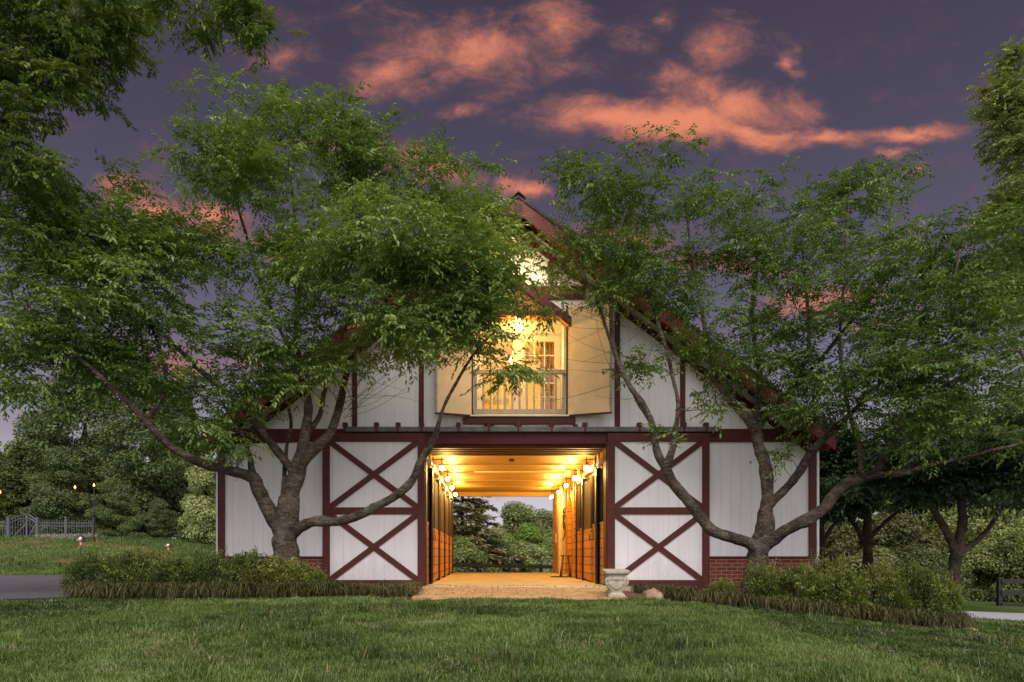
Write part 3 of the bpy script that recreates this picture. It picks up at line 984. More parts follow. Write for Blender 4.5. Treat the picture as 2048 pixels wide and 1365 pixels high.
# floodlight up in the gable
fl = thing('floodlight', 'lit twin floodlight high on the gable above the loft hood', 'floodlight', (fx(1018), Y0 - .05, fz(515)))
q = MB(); q.lathe([(.001, 0), (.06, 0), (.06, .03), (.001, .03)], (0, 0, 0), 16)
q.v = [(x + fx(1018), Y0 - .051 - z, y + fz(512)) for x, y, z in q.v]; q.build('mounting_plate', M['iron'], fl)
for px, py in ((1004, 521), (1029, 529)):
    c = Vector((fx(px, Y0 - .42), Y0 - .42, fz(py, Y0 - .42))); s0 = Vector((fx(1018), Y0 - .08, fz(512)))
    q = MB(); q.tube([s0, s0.lerp(c, .5) + Vector((0, 0, .06)), c], .014, 8); ax = (Vector((0, .25, -1))).normalized()
    q.tube([c, c + ax * .05, c + ax * .13], [.03, .05, .065], 16); hd_ = q.build('lamp_head', M['iron'], fl, smooth=True)
    q = MB(); q.tube([c + ax * .115, c + ax * .137, c + ax * .15], [.058, .055, .03], 16); q.build('lamp_face', M['bulb'], hd_, smooth=True)
    point('floodlight_beam', c + ax * .22 + Vector((0, -.04, 0)), 34, (1.0, .68, .30), hd_, .04)

# ---- aisle
q = MB(); q.box(AL - .02, AR + .9, 12.95, Y1 + .1, -.14, 0.0); q.build('aisle_floor', M['concrete'], barn)
q = MB(); q.box(AL - .4, AR + .9, Y0 + .46, Y1 - .16, ZA, ZA + .06); ceil = q.build('aisle_ceiling', M['ceiling'], barn)
for xx in (AL, AR - .03):
    q = MB(); q.box(xx, xx + .03, Y1 - .155, Y1 + .02, .002, ZA - .16); q.build('rear_jamb', M['endwood'], barn)
q = MB(); q.box(AL, AR, Y0 - .05, Y0 + .10, ZA - .02, ZH0 + .04); q.build('door_lintel', M['red'], barn)
for i in range(5):
    q = MB(); y = Y0 + .13 + i * .24; q.box(AL, AR, y, y + .09, ZA - .09, ZA + .001 if y < Y0 + .4 else ZA - .001); q.build('joist', M['joist'], ceil)
for y in (16.8, 18.5, 20.3, 22.2):
    q = MB(); q.box(AL, AR, y, y + .04, ZA - .022, ZA - .001); q.build('ceiling_seam_batten', M['ceiling'], ceil)
q = MB(); q.box(AL, AR, Y1 - .30, Y1 - .155, ZA - .16, ZA - .002); q.build('rear_header', M['ceiling'], barn, bevel=.005)


def stall_wall(name, side, spans, xw, label):
    """fronts of the stalls: planked lower wall, dark upper panel with bars, sliding doors on a white track"""
    root = bpy.data.objects.new(name, None); COL.objects.link(root); root.parent = barn
    root.location = Vector((xw, Y0, 0)) - WL[barn]; WL[root] = Vector((xw, Y0, 0)); root['label'] = label
    s = side      # +1: wall faces +x (left wall); -1: faces -x
    def bx(mb, d0, d1, y0, y1, z0, z1):
        a, c = xw + s * d0, xw + s * d1
        mb.box(min(a, c), max(a, c), y0, y1, z0, z1)
    ya, yb = spans[0][0], spans[-1][1]
    q = MB(); bx(q, -.12, -.05, ya, yb, 2.42, ZA - .003); q.build('upper_wall', M['endwood'], root)
    for (y0, y1) in spans:
        q = MB(); bx(q, -.06, -.012, y0, y1, .0, 1.26); q.build('plank_panel', M['stallwood'], root)
        q = MB(); bx(q, -.06, -.03, y0, y1, 1.31, 2.419); q.build('upper_panel', M['darkboard'], root)
        q = MB(); bx(q, -.07, .0, y0, y1, 1.262, 1.308); q.build('panel_cap', M['stallwood'], root, bevel=.004)
        q = MB()
        n = int((y1 - y0) / .12)
        for i in range(1, n):
            y = y0 + (y1 - y0) * i / n
            q.tube([(xw - s * .02, y, 1.309), (xw - s * .02, y, 2.418)], .008, 6)
        q.build('bars', M['blackpost'], root)
        # sliding stall door, hung in front
        d0, d1 = y0 + .95, y1 - .06
        q = MB(); bx(q, .0, .04, d0, d1, .05, 1.22); dr = q.build('stall_door', M['stallwood'], root, bevel=.004)
        q = MB(); bx(q, .004, .036, d0, d1, 1.222, 2.36); q.build('door_panel', M['darkboard'], dr)
        q = MB(); bx(q, -.005, .05, d0 - .05, d0 - .001, .03, 1.23); q.build('door_stile', M['stallwood'], dr)
        q = MB(); bx(q, -.005, .046, d0 - .05, d0 - .001, 1.232, 2.40); q.build('upper_stile', M['darkboard'], dr)
        q = MB(); bx(q, .04, .055, d0 + .1, d0 + .13, .95, 1.1); q.build('latch', M['iron'], dr)
        q = MB(); bx(q, .0, .085, y0 + .12, y1 - .15, 2.50, 2.60); q.build('track_cover', M['trackwhite'], root, bevel=.01)
    for y in [sp[1] for sp in spans]:
        q = MB(); bx(q, -.04, .075, y - .06, y + .06, .001, 2.47); q.build('post', M['blackpost'], root, bevel=.005)
        q = MB(); bx(q, -.02, .03, y - .06, y + .06, 2.472, ZA - .004); q.build('post_top', M['cream'], root)
    return root


stall_wall('stall_front', 1, [(13.95, 14.6), (14.6, 16.8), (16.8, 19.0), (19.0, 21.3), (21.3, 23.5)], AL, 'row of plank stall fronts on the left of the aisle')
stall_wall('stall_front', -1, [(13.95, 14.56), (14.56, 16.65), (16.65, 17.8)], AR, 'plank stall fronts on the right of the aisle near the door')
# far end of the left side and the open grooming bay on the right
q = MB(); q.box(AL - .1, AL, 23.56, Y1 - .16, 0, ZA - .004); q.build('end_wall', M['endwood'], barn)
q = MB(); q.box(AL - .12, AL + .012, Y0 - .02, 13.94, 0.001, ZA - .03); q.build('jamb', M['red'], barn)
q = MB(); q.box(AR - .012, AR + .12, Y0 - .02, 13.94, 0.001, ZA - .03); q.build('jamb', M['red'], barn)
q = MB(); q.box(AR + .75, AR + .82, 17.9, 23.3, 0.002, ZA - .004); q.build('bay_wall', M['cream'], barn)
q = MB(); q.box(AR, AR + .75, 17.86, 17.92, .002, ZA - .004); q.build('bay_partition', M['stallwood'], barn)
q = MB(); q.box(AR - .02, AR + .8, 22.9, Y1 - .16, .002, ZA - .004); q.build('end_wall', M['endwood'], barn)
q = MB(); q.box(AR - .06, AR + .14, 22.0, 22.2, .002, ZA - .004); q.build('bay_post', M['cream'], barn, bevel=.01)
q = MB(); q.box(AR + .02, AR + .13, 20.3, 20.42, .002, ZA - .004); q.build('bay_post', M['stallwood'], barn, bevel=.01)
q = MB(); q.box(AR - .01, AR + .1, 18.7, 18.82, .002, ZA - .004); q.build('bay_post', M['stallwood'], barn, bevel=.01)
q = MB(); q.bar((AR + .05, 18.82, 1.55), (AR + .05, 19.6, 2.45), .14, .06, (1, 0, 0)); q.build('corner_brace', M['stallwood'], barn, bevel=.004)
q = MB(); q.tube([(AR - .02, 21.2, .002), (AR - .02, 21.2, ZA - .01)], .035, 10); q.build('bay_pipe', M['cream'], barn, smooth=True)
q = MB(); q.box(AR + .3, AR + .745, 18.2, 21.6, 1.5, 1.54).box(AR + .3, AR + .745, 18.2, 21.6, 1.05, 1.09); q.build('bay_shelf', M['stallwood'], barn)
q = MB(); q.box(AR - .045, AR - .021, 23.2, 23.36, 1.05, 1.35); q.build('switch_box', M['trackwhite'], barn, bevel=.01)

q = MB(); q.tube([(AL + .9, 18.1, ZA - .03), (AR - .02, 18.1, ZA - .03)], .018, 8); cdt = q.build('ceiling_conduit', M['cream'], barn, smooth=True)
q = MB(); q.box(AR - .32, AR - .18, 18.0, 18.16, ZA - .14, ZA - .003); q.build('junction_box', M['trackwhite'], cdt, bevel=.008)
q = MB(); q.box(AL + 1.75, AL + 1.87, 15.9, 16.0, ZA - .06, ZA - .003); q.build('ceiling_box', M['joist'], barn, bevel=.005)

# hanging lead rope, stool, mat
rp = MB()
pts = []
for i in range(60):
    t = i / 59
    pts.append((AR - .06 + .035 * math.cos(t * 30), 20.6 + .05 * math.sin(t * 30), 2.05 - 1.0 * abs(math.sin(t * math.pi * 2)) * (.75 + .25 * math.cos(t * 9))))
rp.tube(pts, .014, 6)
o = rp.build('lead_rope', M['rope'], smooth=True, origin=(AR - .06, 20.6, 1.0)); tag(o, 'dark lead rope looped on a post in the right grooming bay', 'rope')

stl = thing('stool', 'tall brown wooden stool standing by the right aisle wall', 'stool', (2.24, 19.3, 0))
q = MB(); q.lathe([(.001, .585), (.14, .585), (.155, .597), (.155, .612), (.145, .622), (.001, .622)], (2.24, 19.3, 0), 24); q.build('seat', M['stoolwood'], stl, smooth=False)
for a in (45, 135, 225, 315):
    dx, dy = math.cos(R(a)), math.sin(R(a))
    q = MB(); q.tube([(2.24 + dx * .10, 19.3 + dy * .10, .59), (2.24 + dx * .2, 19.3 + dy * .2, .014)], [.018, .022], 8); q.build('leg', M['stoolwood'], stl, smooth=True)
for zz in (.2, .38):
    k = .20 - (zz / .59) * .10
    for i in range(4):
        a, c = R(45 + 90 * i), R(135 + 90 * i)
        q = MB(); q.tube([(2.24 + math.cos(a) * k, 19.3 + math.sin(a) * k, zz + .02 * (i % 2)), (2.24 + math.cos(c) * k, 19.3 + math.sin(c) * k, zz + .02 * (i % 2))], .010, 6); q.build('rung', M['stoolwood'], stl, smooth=True)
q = MB(); q.box(1.83, 2.45, 18.9, 19.75, .001, .013); o = q.build('floor_mat', M['mat'], bevel=.004, origin=(2.1, 19.3, 0)); tag(o, 'flat dark rubber mat under the stool', 'mat')


# ---- aisle lamps
def aisle_lamp(side):
    r = empty('aisle_lamp', (0, 0, 0))
    s = side
    q = MB(); q.tube([(-s * .2, 0, .17), (-s * .08, 0, .185), (s * .06, 0, .17)], .010, 8); q.tube([(0, 0, .25), (0, 0, .06)], .008, 8)
    q.tube([(-s * .2, 0, .10), (-s * .2, 0, .24)], .014, 8); q.build('bracket', M['iron'], r, smooth=True)
    q = MB(); q.lathe([(.015, .09), (.03, .07), (.055, .055), (.058, .045), (.001, .045)], (0, 0, 0), 16); q.build('cap', M['iron'], r, smooth=True)
    q = MB(); q.lathe([(.001, -.075), (.03, -.068), (.052, -.045), (.062, -.01), (.055, .025), (.035, .044), (.001, .044)], (0, 0, 0), 16); bl = q.build('globe', M['bulb'], r, smooth=True)
    l = bpy.data.lights.new('lamp_light', 'POINT'); l.energy = 78; l.color = (1.0, .64, .17); l.shadow_soft_size = .06
    lo = bpy.data.objects.new('lamp_light', l); COL.objects.link(lo); lo.parent = bl; lo.location = (s * .09, 0, -.11)
    return r


ordn = ['nearest', 'second', 'third', 'fourth', 'farthest']
first = aisle_lamp(1)
for i, y in enumerate((15.3, 17.5, 19.7, 21.9)):
    o = first if i == 0 else copy_tree(first)
    o.location = (-1.0, y, 2.58)
    tag(o, 'glowing globe lamp on iron bracket over left stalls, %s lamp from the front' % (['first', 'second', 'third', 'fourth'][i]), 'lamp', 'globe lamps along the left stalls')
first = aisle_lamp(-1)
for i, y in enumerate((15.3, 17.3, 19.1, 21.1, 22.7)):
    o = first if i == 0 else copy_tree(first)
    o.location = (2.24 if i < 4 else 2.17, y, 2.58)
    tag(o, 'glowing globe lamp on iron bracket along right aisle wall, %s lamp from the front' % (['first', 'second', 'third', 'fourth', 'fifth'][i]), 'lamp', 'globe lamps along the right aisle wall')

# ---- brick apron in front of the aisle, on it fallen leaves
q = MB()
q.hexa([(-1.12, 10.2, -.2), (2.12, 10.2, -.2), (2.5, 12.948, -.2), (-1.3, 12.948, -.2), (-1.12, 10.2, -.035), (2.12, 10.2, -.035), (2.5, 12.948, -.006), (-1.3, 12.948, -.006)])
o = q.build('brick_paving', M['paver']); tag(o, kind='structure')

# ---- carved stone bench standing end-on beside the right door
ba = Vector((1.985, 10.42)); bb = Vector((2.10, 11.30)); bm_ = (ba + bb) / 2
bt = (bb - ba).normalized(); bs_ = Vector((bt.y, -bt.x))
bench = thing('stone_bench', 'weathered cream carved stone bench standing end-on by the right sliding door', 'bench', (bm_.x, bm_.y, -.034))


def bpt(u, v, z): return (bm_.x + bs_.x * u + bt.x * v, bm_.y + bs_.y * u + bt.y * v, z)


q = MB(); prof = []
hl, hw_ = .60, .19
outl = [(-hw_ + .03, -hl), (-hw_, -hl + .04), (-hw_, hl - .04), (-hw_ + .03, hl), (hw_ - .03, hl), (hw_, hl - .04), (hw_, -hl + .04), (hw_ - .03, -hl)]
outl = outl[::-1]
n_ = len(outl)
for z, k in ((.318, .90), (.335, .99), (.352, 1.0), (.372, 1.0), (.382, .96)):
    q.v += [bpt(u * k, v * (1 - (1 - k) * .3), z) for u, v in outl]
for r_ in range(4):
    for a in range(n_):
        b_ = (a + 1) % n_; q.f.append([r_ * n_ + a, r_ * n_ + b_, (r_ + 1) * n_ + b_, (r_ + 1) * n_ + a])
q.f.append(list(range(n_))[::-1]); q.f.append([4 * n_ + a for a in range(n_)])
q.build('seat', M['urn'], bench, bevel=.004)
for v0 in (-.46, .42):
    q = MB()
    ring = lambda hu, hv, z: [bpt(su * hu, v0 + sv * hv, z) for su, sv in ((-.8, -1), (.8, -1), (1, -.8), (1, .8), (.8, 1), (-.8, 1), (-1, .8), (-1, -.8))]
    levels = [(.118, .088, -.034), (.125, .092, -.028), (.125, .092, .010), (.108, .08, .024), (.086, .066, .040), (.088, .068, .052), (.110, .078, .085), (.128, .088, .125), (.138, .094, .17), (.140, .096, .205), (.136, .094, .215), (.148, .10, .225), (.148, .10, .262), (.138, .095, .275), (.142, .098, .317)]
    for hu, hv, z in levels: q.v += ring(hu, hv, z)
    for r_ in range(len(levels) - 1):
        for a in range(8):
            b_ = (a + 1) % 8; q.f.append([r_ * 8 + a, r_ * 8 + b_, (r_ + 1) * 8 + b_, (r_ + 1) * 8 + a])
    q.f.append([a for a in range(8)][::-1]); q.f.append([(len(levels) - 1) * 8 + a for a in range(8)])
    lg = q.build('pedestal', M['urn'], bench, bevel=.004)
    q = MB()
    for k in range(7):
        u = -.085 + .17 * k / 6
        q.tube([bpt(u - .009, v0 - .101, .244), bpt(u + .009, v0 - .101, .244)], .010, 8)
    for k in range(13):
        t = k / 12 * 2 - 1
        c_ = .10 + .075 * t * t; yy = v0 - .083 - .012 * min(1, (c_ - .09) / .08)
        q.tube([bpt(t * .105 - .006, yy, c_ + .006), bpt(t * .105, yy - .006, c_), bpt(t * .105 + .006, yy, c_ - .006)], [.006, .012, .006], 7)
    for t in (-1, 1):
        q.tube([bpt(t * .135, v0 - .09, .27), bpt(t * .160, v0 - .07, .24), bpt(t * .158, v0 - .06, .18), bpt(t * .135, v0 - .06, .13)], [.014, .02, .022, .012], 8)
    q.build('relief_carving', M['urn'], lg, smooth=True)

# ---- boulder
def boulder(name, c, r, seed, m, label, cat='rock', sc=(1, 1, 1)):
    rs = np.random.RandomState(seed); q = MB(); n = 30
    prof = [(r * math.sin(R(a)) + .001, r * .9 * -math.cos(R(a))) for a in range(0, 181, 9)]
    ph = rs.rand(6) * 6
    def wb(a, z): return 1 + .12 * math.sin(a * 2 + ph[0] + z * 4) + .08 * math.sin(a * 3 + ph[1] - z * 9) + .05 * math.sin(a * 5 + ph[2])
    q.lathe(prof, (0, 0, 0), n, wb)
    q.v = [tuple(Vector(p) * (1 + .22 * mnoise.noise(Vector(p) * 9 + Vector((seed, 0, 0))) + .14 * mnoise.noise(Vector(p) * 24))) for p in q.v]
    q.v = [(x * sc[0] + c[0], y * sc[1] + c[1], z * sc[2] + c[2]) for x, y, z in q.v]
    o = q.build(name, m, smooth=True, origin=c); tag(o, label, cat); return o


boulder('boulder', (2.62, 10.75, -.06), .16, 3, M['rock'], 'rounded pinkish boulder at the left end of the right bed', sc=(1.05, .9, 1.0))
boulder('boulder', (7.25, 10.3, gz(7.25, 10.3) + .0), .10, 8, M['rock'], 'flat pinkish stone at the front corner of the right bed', sc=(1.5, 1, .5))


# ------------------------------------------------------------------ foliage machinery
def norm(a): return a / np.maximum(np.linalg.norm(a, axis=-1, keepdims=True), 1e-9)


def leaf_arrays(pos, d, up, ln, wd, rnd, fold=.25, droop=.18):
    """each leaf: two triangles folded along the midrib"""
    d = norm(d); side = norm(np.cross(d, up)); n = np.cross(side, d)
    ln = ln[:, None]; wd = wd[:, None]
    V = np.empty((len(pos), 4, 3))
    V[:, 0] = pos
    V[:, 1] = pos + d * ln * .42 + side * wd * .5 + n * wd * fold
    V[:, 2] = pos + d * ln * .42 - side * wd * .5 + n * wd * fold
    V[:, 3] = pos + d * ln - n * ln * droop
    i = np.arange(len(pos))[:, None] * 4
    Fc = np.concatenate([i + np.array([[0, 1, 3]]), i + np.array([[0, 3, 2]])], 0)
    return V.reshape(-1, 3), Fc, np.repeat(rnd, 4)


def sprays(cent, outd, rs, k=8, n=11, L=(.24, .46), leaf=(.06, .10), wr=.38, droop=.48, jit=.10, flat=.8):
    """leafy twigs round every cluster point: returns leaf arrays"""
    S = len(cent) * k
    c = np.repeat(cent, k, 0) + rs.normal(0, jit, (S, 3)) * np.array([1, 1, .5])
    o = np.repeat(outd, k, 0)
    t = norm(o * .55 + norm(rs.normal(0, 1, (S, 3)) * np.array([1, 1, .35])) * flat + np.array([0, 0, .12]))
    ll = rs.uniform(L[0], L[1], S)
    s = (np.arange(n) + .6) / n
    s = s[None, :] + rs.uniform(-.03, .03, (S, n))
    pos = c[:, None, :] + t[:, None, :] * (ll[:, None] * s)[..., None]
    pos[..., 2] -= droop * .5 * ll[:, None] * s ** 2
    tan = t[:, None, :] + np.array([0, 0, -1.0]) * (droop * s)[..., None]
    tan = norm(tan)
    upv = np.array([0, 0, 1.0]) + rs.normal(0, .28, (S, 1, 3))
    lat = norm(np.cross(tan, np.broadcast_to(upv, tan.shape)))
    sg = np.where(np.arange(n) % 2 == 0, 1, -1)[None, :, None]
    d = tan * .62 + lat * sg * .72 + np.array([0, 0, -.18]) + rs.normal(0, .16, tan.shape)
    up = np.broadcast_to(upv, tan.shape) + rs.normal(0, .22, tan.shape)
    ln = rs.uniform(leaf[0] * .8, leaf[1] * 1.1, (S, n)) * (1.05 - .25 * np.abs(s - .5))
    rn = np.clip(np.repeat(rs.rand(len(cent)), k)[:, None] * .42 + rs.rand(S)[:, None] * .30 + rs.rand(S, n) * .28, 0, 1)
    return leaf_arrays(pos.reshape(-1, 3), d.reshape(-1, 3), up.reshape(-1, 3), ln.ravel(), ln.ravel() * wr * rs.uniform(.85, 1.15, S * n), rn.ravel())


def crom(P, step):
    """smooth a polyline of (x,y,z,r)"""
    P = np.array(P, float); out = []
    Q = np.vstack([P[0] * 2 - P[1], P, P[-1] * 2 - P[-2]])
    for i in range(1, len(Q) - 2):
        p0, p1, p2, p3 = Q[i - 1:i + 3]
        n = max(2, int(np.linalg.norm(p2[:3] - p1[:3]) / step))
        for t in np.linspace(0, 1, n, endpoint=False):
            out.append(.5 * ((2 * p1) + (-p0 + p2) * t + (2 * p0 - 5 * p1 + 4 * p2 - p3) * t * t + (-p0 + 3 * p1 - 3 * p2 + p3) * t ** 3))
    out.append(P[-1]); return np.array(out)


def grow_tree(name, label, cat, base, limbs, clusters, rs, leafm, barkm, group=None, sp=None, zmin=1.0, twig_r=.006, bare=None):
    """limbs: lists of (x,y,z,r); every cluster of leaves is carried by a twig grown from the nearest limb"""
    root = thing(name, label, cat, base, group)
    mb = MB(); nodes = []; nr = []
    for L_ in limbs:
        C_ = crom(L_, .07)
        rr = np.maximum(C_[:, 3], .004)
        rr = rr * (1 + .05 * np.sin(np.arange(len(rr)) * .55 + rs.rand() * 6) + rs.normal(0, .02, len(rr)))
        ns = 14 if rr.max() > .06 else 7
        i0 = len(mb.v)
        mb.tube([tuple(p) for p in C_[:, :3]], [float(r) for r in rr], ns)
        for kk in range(len(C_)):
            pc = Vector(C_[kk, :3])
            for jj in range(ns):
                vv = Vector(mb.v[i0 + kk * ns + jj]); q_ = mnoise.noise(vv * 5.5) * .20 + mnoise.noise(vv * 14) * .10 + max(0, mnoise.noise(vv * 2.7 + Vector((9, 3, 1)))- .35) * .55
                mb.v[i0 + kk * ns + jj] = tuple(vv + (vv - pc) * q_)
        for p, r in zip(C_[::2], rr[::2]):
            nodes.append(p[:3]); nr.append(r)
    nodes = np.array(nodes); nr = np.array(nr)
    ok = nodes[:, 2] > zmin
    N_ = nodes[ok]; Rr = nr[ok]
    cl = np.array(clusters)
    d0 = np.array([np.min(np.linalg.norm(N_ - c, axis=1)) for c in cl])
    order = np.argsort(d0)
    buf = np.empty((len(N_) + len(cl) * 14, 3)); rb_ = np.empty(len(buf)); nn = len(N_); buf[:nn] = N_; rb_[:nn] = Rr
    outd = np.zeros_like(cl)
    for ci in order:
        c = cl[ci]
        dv = c - buf[:nn]
        dist = np.linalg.norm(dv, axis=1) - .25 * np.clip(dv[:, 2], -.5, .5) + 1.5 * np.clip(rb_[:nn] - .03, 0, 1)
        j = int(np.argmin(dist)); p0 = buf[j].copy(); ln = np.linalg.norm(c - p0)
        if ln < .02: outd[ci] = (0, 0, 1); continue
        m = (p0 + c) / 2 + np.array([0, 0, .12 * ln]) + rs.normal(0, .07 * ln, 3)
        k = int(min(12, max(3, ln / .14)))
        t = np.linspace(0, 1, k + 1)[:, None]
        pts = (1 - t) ** 2 * p0 + 2 * t * (1 - t) * m + t ** 2 * c
        r0 = min(rb_[j] * .75, twig_r * .8 + .011 * ln); rad = np.linspace(max(r0, .0045), .0035, k + 1)
        mb.tube([tuple(p) for p in pts], [float(r) for r in rad], 5, cap=False)
        buf[nn:nn + k] = pts[1:]; rb_[nn:nn + k] = rad[1:]; nn += k
        outd[ci] = pts[-1] - pts[-2]
    outd = norm(outd)
    if bare:
        for (p, q_, r0) in bare:
            p = np.array(p); q_ = np.array(q_); m = (p + q_) / 2 + rs.normal(0, .2, 3); t = np.linspace(0, 1, 8)[:, None]
            pts = (1 - t) ** 2 * p + 2 * t * (1 - t) * m + t ** 2 * q_
            mb.tube([tuple(x) for x in pts], [float(r) for r in np.linspace(r0, .002, 8)], 5, cap=False)
    mb.build('trunk', barkm, root, smooth=True)
    V, Fc, A = sprays(cl, outd, rs, **(sp or {}))
    V = V - np.array(base)
    np_mesh('crown', V, Fc, leafm, root, attr=A)
    return root


def blob_clusters(blobs, rs, shell=.42):
    out = []
    for (px, py, rx, ry, Y, dy, n) in blobs:
        c = np.array(at(px, py, Y)); r = np.array([rx / F * Y, dy, ry / F * Y])
        m = max(2, n // 5)
        v = norm(rs.normal(0, 1, (m, 3))); u = rs.rand(m, 1) ** shell
        sub = c + v * u * r
        out.append(sub[rs.randint(0, m, n)] + rs.normal(0, 1, (n, 3)) * np.minimum(r * .3, [.34, .34, .075]))
    return np.concatenate(out)


def limb(pts, s=.90):
    """(px, py, radius_px, Y) -> (x, y, z, r)"""
    return [(*at(px, py, Y), r / F * Y * s) for (px, py, r, Y) in pts]


# ------------------------------------------------------------------ the two cherry trees before the barn
rs = np.random.RandomState(11)
TY = 12.0
L1 = [
    limb([(574, 1200, 36, TY), (574, 1140, 31, TY), (573, 1105, 27, TY), (571, 1070, 27, TY), (575, 1035, 25, TY), (580, 990, 21, TY), (592, 955, 19, TY), (602, 910, 14, TY), (611, 865, 12, TY - .1), (617, 805, 8, TY - .1), (602, 740, 6.5, TY), (592, 660, 5.5, TY), (600, 560, 4.5, TY), (590, 440, 3.5, TY), (575, 300, 2, TY)]),
    limb([(566, 1065, 20, TY), (548, 1035, 18, TY), (530, 1008, 17, TY - .05), (515, 975, 15, TY - .1), (506, 957, 13, TY - .2), (478, 947, 11.5, TY - .4), (440, 938, 10.5, TY - .6), (392, 922, 10, TY - .9), (335, 888, 9, TY - 1.2), (292, 842, 8, TY - 1.4), (240, 790, 6.5, TY - 1.6), (180, 735, 5, TY - 1.8), (100, 670, 3.5, TY - 1.9), (50, 600, 2.5, TY - 1.9)]),
    limb([(507, 960, 9, TY - .15), (502, 930, 7, TY - .2), (497, 905, 5, TY - .3), (480, 860, 3.5, TY - .4), (440, 800, 2.5, TY - .6)]),
    limb([(596, 940, 14, TY), (612, 915, 13, TY + .02), (633, 893, 12, TY + .05), (660, 866, 10, TY + .1), (676, 822, 8.5, TY + .1), (688, 772, 7.5, TY), (702, 720, 6.5, TY - .2), (748, 645, 5, TY - .5), (800, 560, 4, TY - .9), (860, 500, 3, TY - 1.2)]),
    limb([(594, 955, 10, TY), (580, 935, 9.5, TY - .1), (558, 908, 9, TY - .2), (528, 868, 8.5, TY - .3), (492, 822, 7.5, TY - .4), (462, 792, 6.5, TY - .5), (402, 742, 5.5, TY - .7), (330, 672, 4.5, TY - .9), (240, 590, 3.5, TY - 1.2), (160, 500, 2.5, TY - 1.5)]),
    limb([(566, 1000, 7, TY + .1), (569, 950, 5, TY + .1), (574, 890, 4.5, TY + .15), (582, 840, 3.5, TY + .2), (560, 770, 3, TY + .3), (520, 680, 2.5, TY + .3)]),
    limb([(586, 1066, 15, TY), (600, 1055, 12.5, TY - .05), (627, 1044, 11, TY - .2), (678, 1043, 10.5, TY - .4), (722, 1029, 10, TY - .5), (763, 1008, 9.8, TY - .6), (803, 984, 9.3, TY - .7), (827, 956, 9, TY - .75), (839, 924, 8, TY - .8), (855, 900, 7.5, TY - .8), (871, 870, 6, TY - .85), (883, 827, 4.2, TY - .9), (902, 785, 3.5, TY - .95), (950, 705, 2.8, TY - 1.0), (1000, 655, 2, TY - 1.0)]),
    limb([(611, 870, 7, TY), (640, 830, 6, TY + .2), (655, 760, 5, TY + .4), (700, 640, 4, TY + .6), (760, 500, 3.2, TY + .7), (820, 380, 2, TY + .8)]),
    limb([(602, 740, 5, TY), (560, 660, 4.5, TY + .3), (520, 560, 4, TY + .5), (480, 430, 3, TY + .5), (440, 300, 2, TY + .4)]),
    limb([(748, 645, 4, TY - .5), (800, 600, 3.5, TY - .9), (870, 560, 3, TY - 1.4), (930, 530, 2, TY - 1.7)]),
    limb([(292, 842, 5, TY - 1.4), (330, 780, 4, TY - 1.2), (320, 700, 3.5, TY - 1.1), (280, 600, 2.5, TY - 1.2)]),
]
B1 = [(570, 335, 250, 95, 12.2, 1.5, 96), (440, 290, 120, 60, 12.0, .9, 29), (470, 245, 60, 28, 12.1, .5, 8), (600, 235, 50, 26, 12.3, .5, 7), (700, 280, 110, 45, 12.3, .8, 18), (780, 345, 150, 65, 12.4, 1.0, 40),
      (900, 420, 130, 80, 12.3, 1.0, 53), (950, 440, 65, 55, 12.0, .9, 22), (880, 310, 40, 24, 12.4, .4, 5),
      (100, 450, 130, 60, 10.4, 1.2, 50), (60, 560, 130, 110, 10.2, 1.2, 67), (240, 530, 180, 85, 10.8, 1.3, 67), (90, 690, 150, 85, 10.2, 1.1, 64), (330, 480, 90, 40, 11.2, .7, 18), (230, 370, 40, 14, 11.0, .4, 4), (140, 390, 60, 22, 10.6, .5, 7),
      (480, 540, 190, 70, 11.4, 1.3, 42), (740, 540, 190, 70, 10.6, 1.1, 83), (640, 470, 130, 55, 11.2, 1.0, 38), (870, 560, 120, 75, 10.3, .8, 58), (960, 530, 50, 40, 10.2, .5, 11), (300, 650, 160, 70, 10.8, 1.2, 43),
      (780, 655, 140, 50, 10.7, .8, 40), (570, 670, 150, 65, 11.2, 1.0, 42), (400, 770, 110, 50, 11.2, .8, 19), (240, 750, 120, 50, 10.6, .8, 24), (950, 650, 75, 42, 11.0, .5, 18), (1000, 715, 50, 30, 11.1, .3, 8), (860, 700, 60, 25, 10.7, .4, 10),
      (420, 870, 90, 45, 11.3, .5, 16), (470, 900, 40, 20, 11.6, .3, 5), (60, 780, 110, 30, 10.5, .8, 16), (700, 740, 50, 22, 11.2, .4, 5), (660, 600, 150, 50, 11.4, 1.0, 18), (830, 470, 150, 40, 11.4, .9, 22), (470, 830, 70, 34, 11.6, .4, 14), (530, 770, 70, 34, 11.6, .5, 13), (650, 720, 50, 26, 11.4, .4, 6), (940, 560, 70, 60, 10.8, .5, 24), (1000, 590, 50, 40, 11.2, .3, 10), (900, 640, 60, 40, 10.8, .4, 14)]
bare = []
for k in range(26):
    a = at(690 + rs.uniform(-25, 25), 800 + rs.uniform(-60, 40), TY - .1 + rs.uniform(-.2, .2)); bq = at(760 + rs.uniform(-110, 90), 720 + rs.uniform(-60, 110), TY - .3 + rs.uniform(-.5, .4)); bare.append((a, bq, .0045))
T1 = grow_tree('cherry_tree', 'wide spreading cherry tree in the shrub bed left of the open barn aisle', 'tree', (fx(573, TY), TY, gz(fx(573, TY), TY)), L1, blob_clusters(B1, rs), rs, M['leaf'], M['bark'], 'cherry trees in front of the barn', zmin=1.9, bare=bare, sp=dict(k=9, n=12, L=(.28, .52), leaf=(.066, .108), wr=.42, jit=.12, droop=.38))

